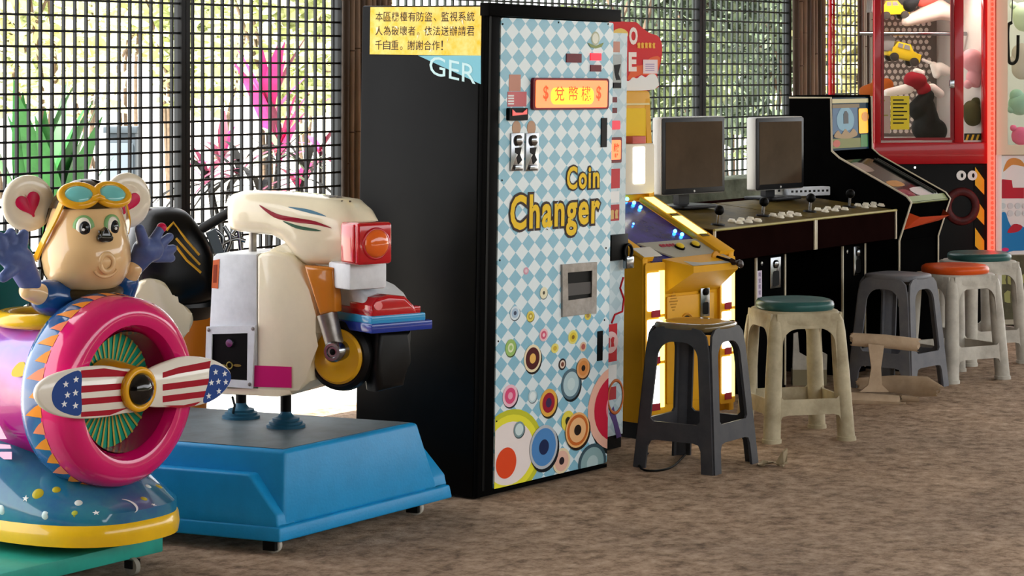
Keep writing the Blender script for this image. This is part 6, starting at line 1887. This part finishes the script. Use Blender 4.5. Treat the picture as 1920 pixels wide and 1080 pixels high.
# front fender with stripes
def zq(py): return ff3(700, py)[1]
fwd = ff3(800, 610)[0]; fl_ = .2
prism('fender', [(-.02, zq(596)), (-.02, zq(580)), (-.06, zq(556)), (-.11, zq(543)), (-.17, zq(536)), (-.21, zq(540)), (-.21, zq(596))], LEFT(.004), fwd * .8, M_cw, bike, d0=-fwd * .8 - .0, bev=.016, seg=3, xf=MF)
box('fender_stripe', (.0, fwd - .018), (.004, fl_), (zq(594), zq(580)), M_lred, bike, .004, xf=MF)
box('fender_stripe', (-.005, fwd - .006), (-.004, fl_), (zq(608), zq(593)), mat('stripe_sky', '#2f9ad2', .2, coat=.7), bike, .004, xf=MF)
box('fender_stripe', (-.010, fwd + .012), (-.014, fl_), (zq(625), zq(607)), mat('stripe_navy', '#1e389a', .2, coat=.7), bike, .004, xf=MF)
flp = prism('fender_lamp', [(.0, zq(598)), (.0, zq(574)), (.02, zq(560)), (.06, zq(555)), (fwd * .62, zq(560)), (fwd * .78, zq(578)), (fwd * .86, zq(598))], FRONT(.13), .13, M_lred, bike, bev=.012, seg=3, xf=MF)
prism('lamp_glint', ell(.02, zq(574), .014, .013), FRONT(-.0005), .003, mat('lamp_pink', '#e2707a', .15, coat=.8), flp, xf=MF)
prism('under_fender', [(.05, zq(626)), (fwd - .02, zq(626)), (fwd - .03, zq(690)), (fwd * .75, zq(735)), (.05, zq(742)), (.04, zq(700))], FRONT(.12), .08, mat('tyre_black', '#0b0b0c', 0.4), bike, bev=.02, seg=3, xf=MF)
# handle and mirror stub behind the cowl
tube('handlebar', [bp3(474, 436, .1), bp3(474, 480, .1)], .012, M_alu, bike, n=10)
tube('grip', [bp3(432, 397, .2), bp3(380, 428, .22)], .016, M_black, bike, n=10)

# ---------------------------------------------------------------- black ride behind
M_nb = mat('ride_black', '#060607', 0.3, spec=.25)
blk, MBl = root('hooded_ride', 'black rounded kiddie ride with gold chevrons between the mouse and the scooter', 'kiddie ride', (world_x(330, 7.75), 7.75, 0), math.radians(20))
def bl(px, py, y=0.0): return on(MBl, FRONT(y), px, py)
c = bl(325, 480)
sc_ = 7.75 / F
hp = [bl(*p) for p in ((240, 560), (236, 470), (262, 402), (300, 388), (340, 392), (362, 412), (385, 445), (398, 480), (400, 530), (396, 562), (330, 578))]
pts = spl(hp, 4)
cxh = sum(p[0] for p in pts) / len(pts); czh = sum(p[1] for p in pts) / len(pts)
rings = [[FRONT(0).p(cxh + (u - cxh) * s_, czh + (v - czh) * s_, d) for u, v in pts] for s_, d in ((.5, -.26), (.82, -.22), (.97, -.1), (1, 0), (.97, .045), (.85, .085), (.6, .11), (.25, .12))]
hood = loft('hood', rings, M_nb, blk, auto=70)
def hood_pt(px, py):
    o = MBl.inverted() @ CAM; d = (MBl.inverted().to_3x3() @ ray(px, py)).normalized()
    ok, loc, n, _ = hood.ray_cast(o, d)
    return loc + n * .002 if ok else Vector((*(lambda q: (q[0], -.12, q[1]))(bl(px, py, -.12)),))
bpy.context.view_layer.update()
for ch in (((312, 432), (325, 418), (349, 450), (373, 478)), ((330, 447), (350, 470), (374, 496)), ((330, 462), (350, 488), (376, 511))):
    rings = []
    tube('chevron', [hood_pt(*p) for p in ch], .0045, mat('chevron_gold', '#c8962a', .35), hood, n=6)
zb1 = bl(330, 552)[1]
lathe('chrome_band', [(.185, -.02), (.195, -.008), (.195, .008), (.185, .02)], M_chrome, blk, n=40, fr=Fr((cxh + .005, .09, zb1), (1, 0, 0), (0, 1, 0), (0, 0, 1)), caps=False, sy=.85)
lathe('peak', [(.13, -.06), (.165, -.03), (.185, -.012), (.18, .01)], M_nb, blk, n=40, fr=Fr((cxh + .005, .09, zb1 - .03), (1, 0, 0), (0, 1, 0), (0, 0, 1)), sy=.85)
zo0, zo1 = bl(360, 640)[1], bl(360, 565)[1]
lathe('orange_body', [(.10, 0.10), (.12, zo0), (.15, (zo0 + zo1) / 2), (.16, zo1)], mat('ride_orange', '#c8701c', .3, coat=.5), blk, n=36, fr=Fr((cxh + .02, .12, 0), (1, 0, 0), (0, 1, 0), (0, 0, 1)), sy=.8)
box('ride_base', (cxh - .2, cxh + .2), (-.06, .32), (0.0, .12), mat('ride_base_grey', '#5a5e62', .5), blk, .01)
a = bl(270, 376); ball('beacon', (a[0], .05, a[1]), (.03, .03, .022), mat('beacon_red', '#d0202a', .15, coat=.8), blk)
tube('beacon_stem', [(a[0] + .01, .05, a[1] - .08), (a[0], .05, a[1])], .012, M_chrome, blk, n=8)
q = spl([bl(*p, .0) for p in ((236, 600), (240, 530), (262, 516), (290, 522), (308, 552), (336, 572), (340, 600), (300, 640))], 4)
prism('cream_fender', q, FRONT(-.13), .05, mat('fender_cream', '#d8ccb0', .3, coat=.5), blk, bev=.012, seg=3)
q = [bl(*p, -.02) for p in ((385, 436), (402, 428), (420, 478), (400, 474))]
prism('grey_flap', q, FRONT(-.02), .02, mat('flap_grey', '#5f6a74', .4), blk)
for i, pts_ in enumerate((((402, 430), (418, 446), (414, 474)), ((420, 424), (432, 448), (424, 474)), ((436, 440), (446, 430), (452, 470)), ((408, 462), (440, 448), (460, 452)))):
    tube('chrome_rod', bez([Vector((*(lambda q: (q[0], .02, q[1]))(bl(*p, .02)),)) for p in pts_], 5), .008, M_chrome, blk, n=8)
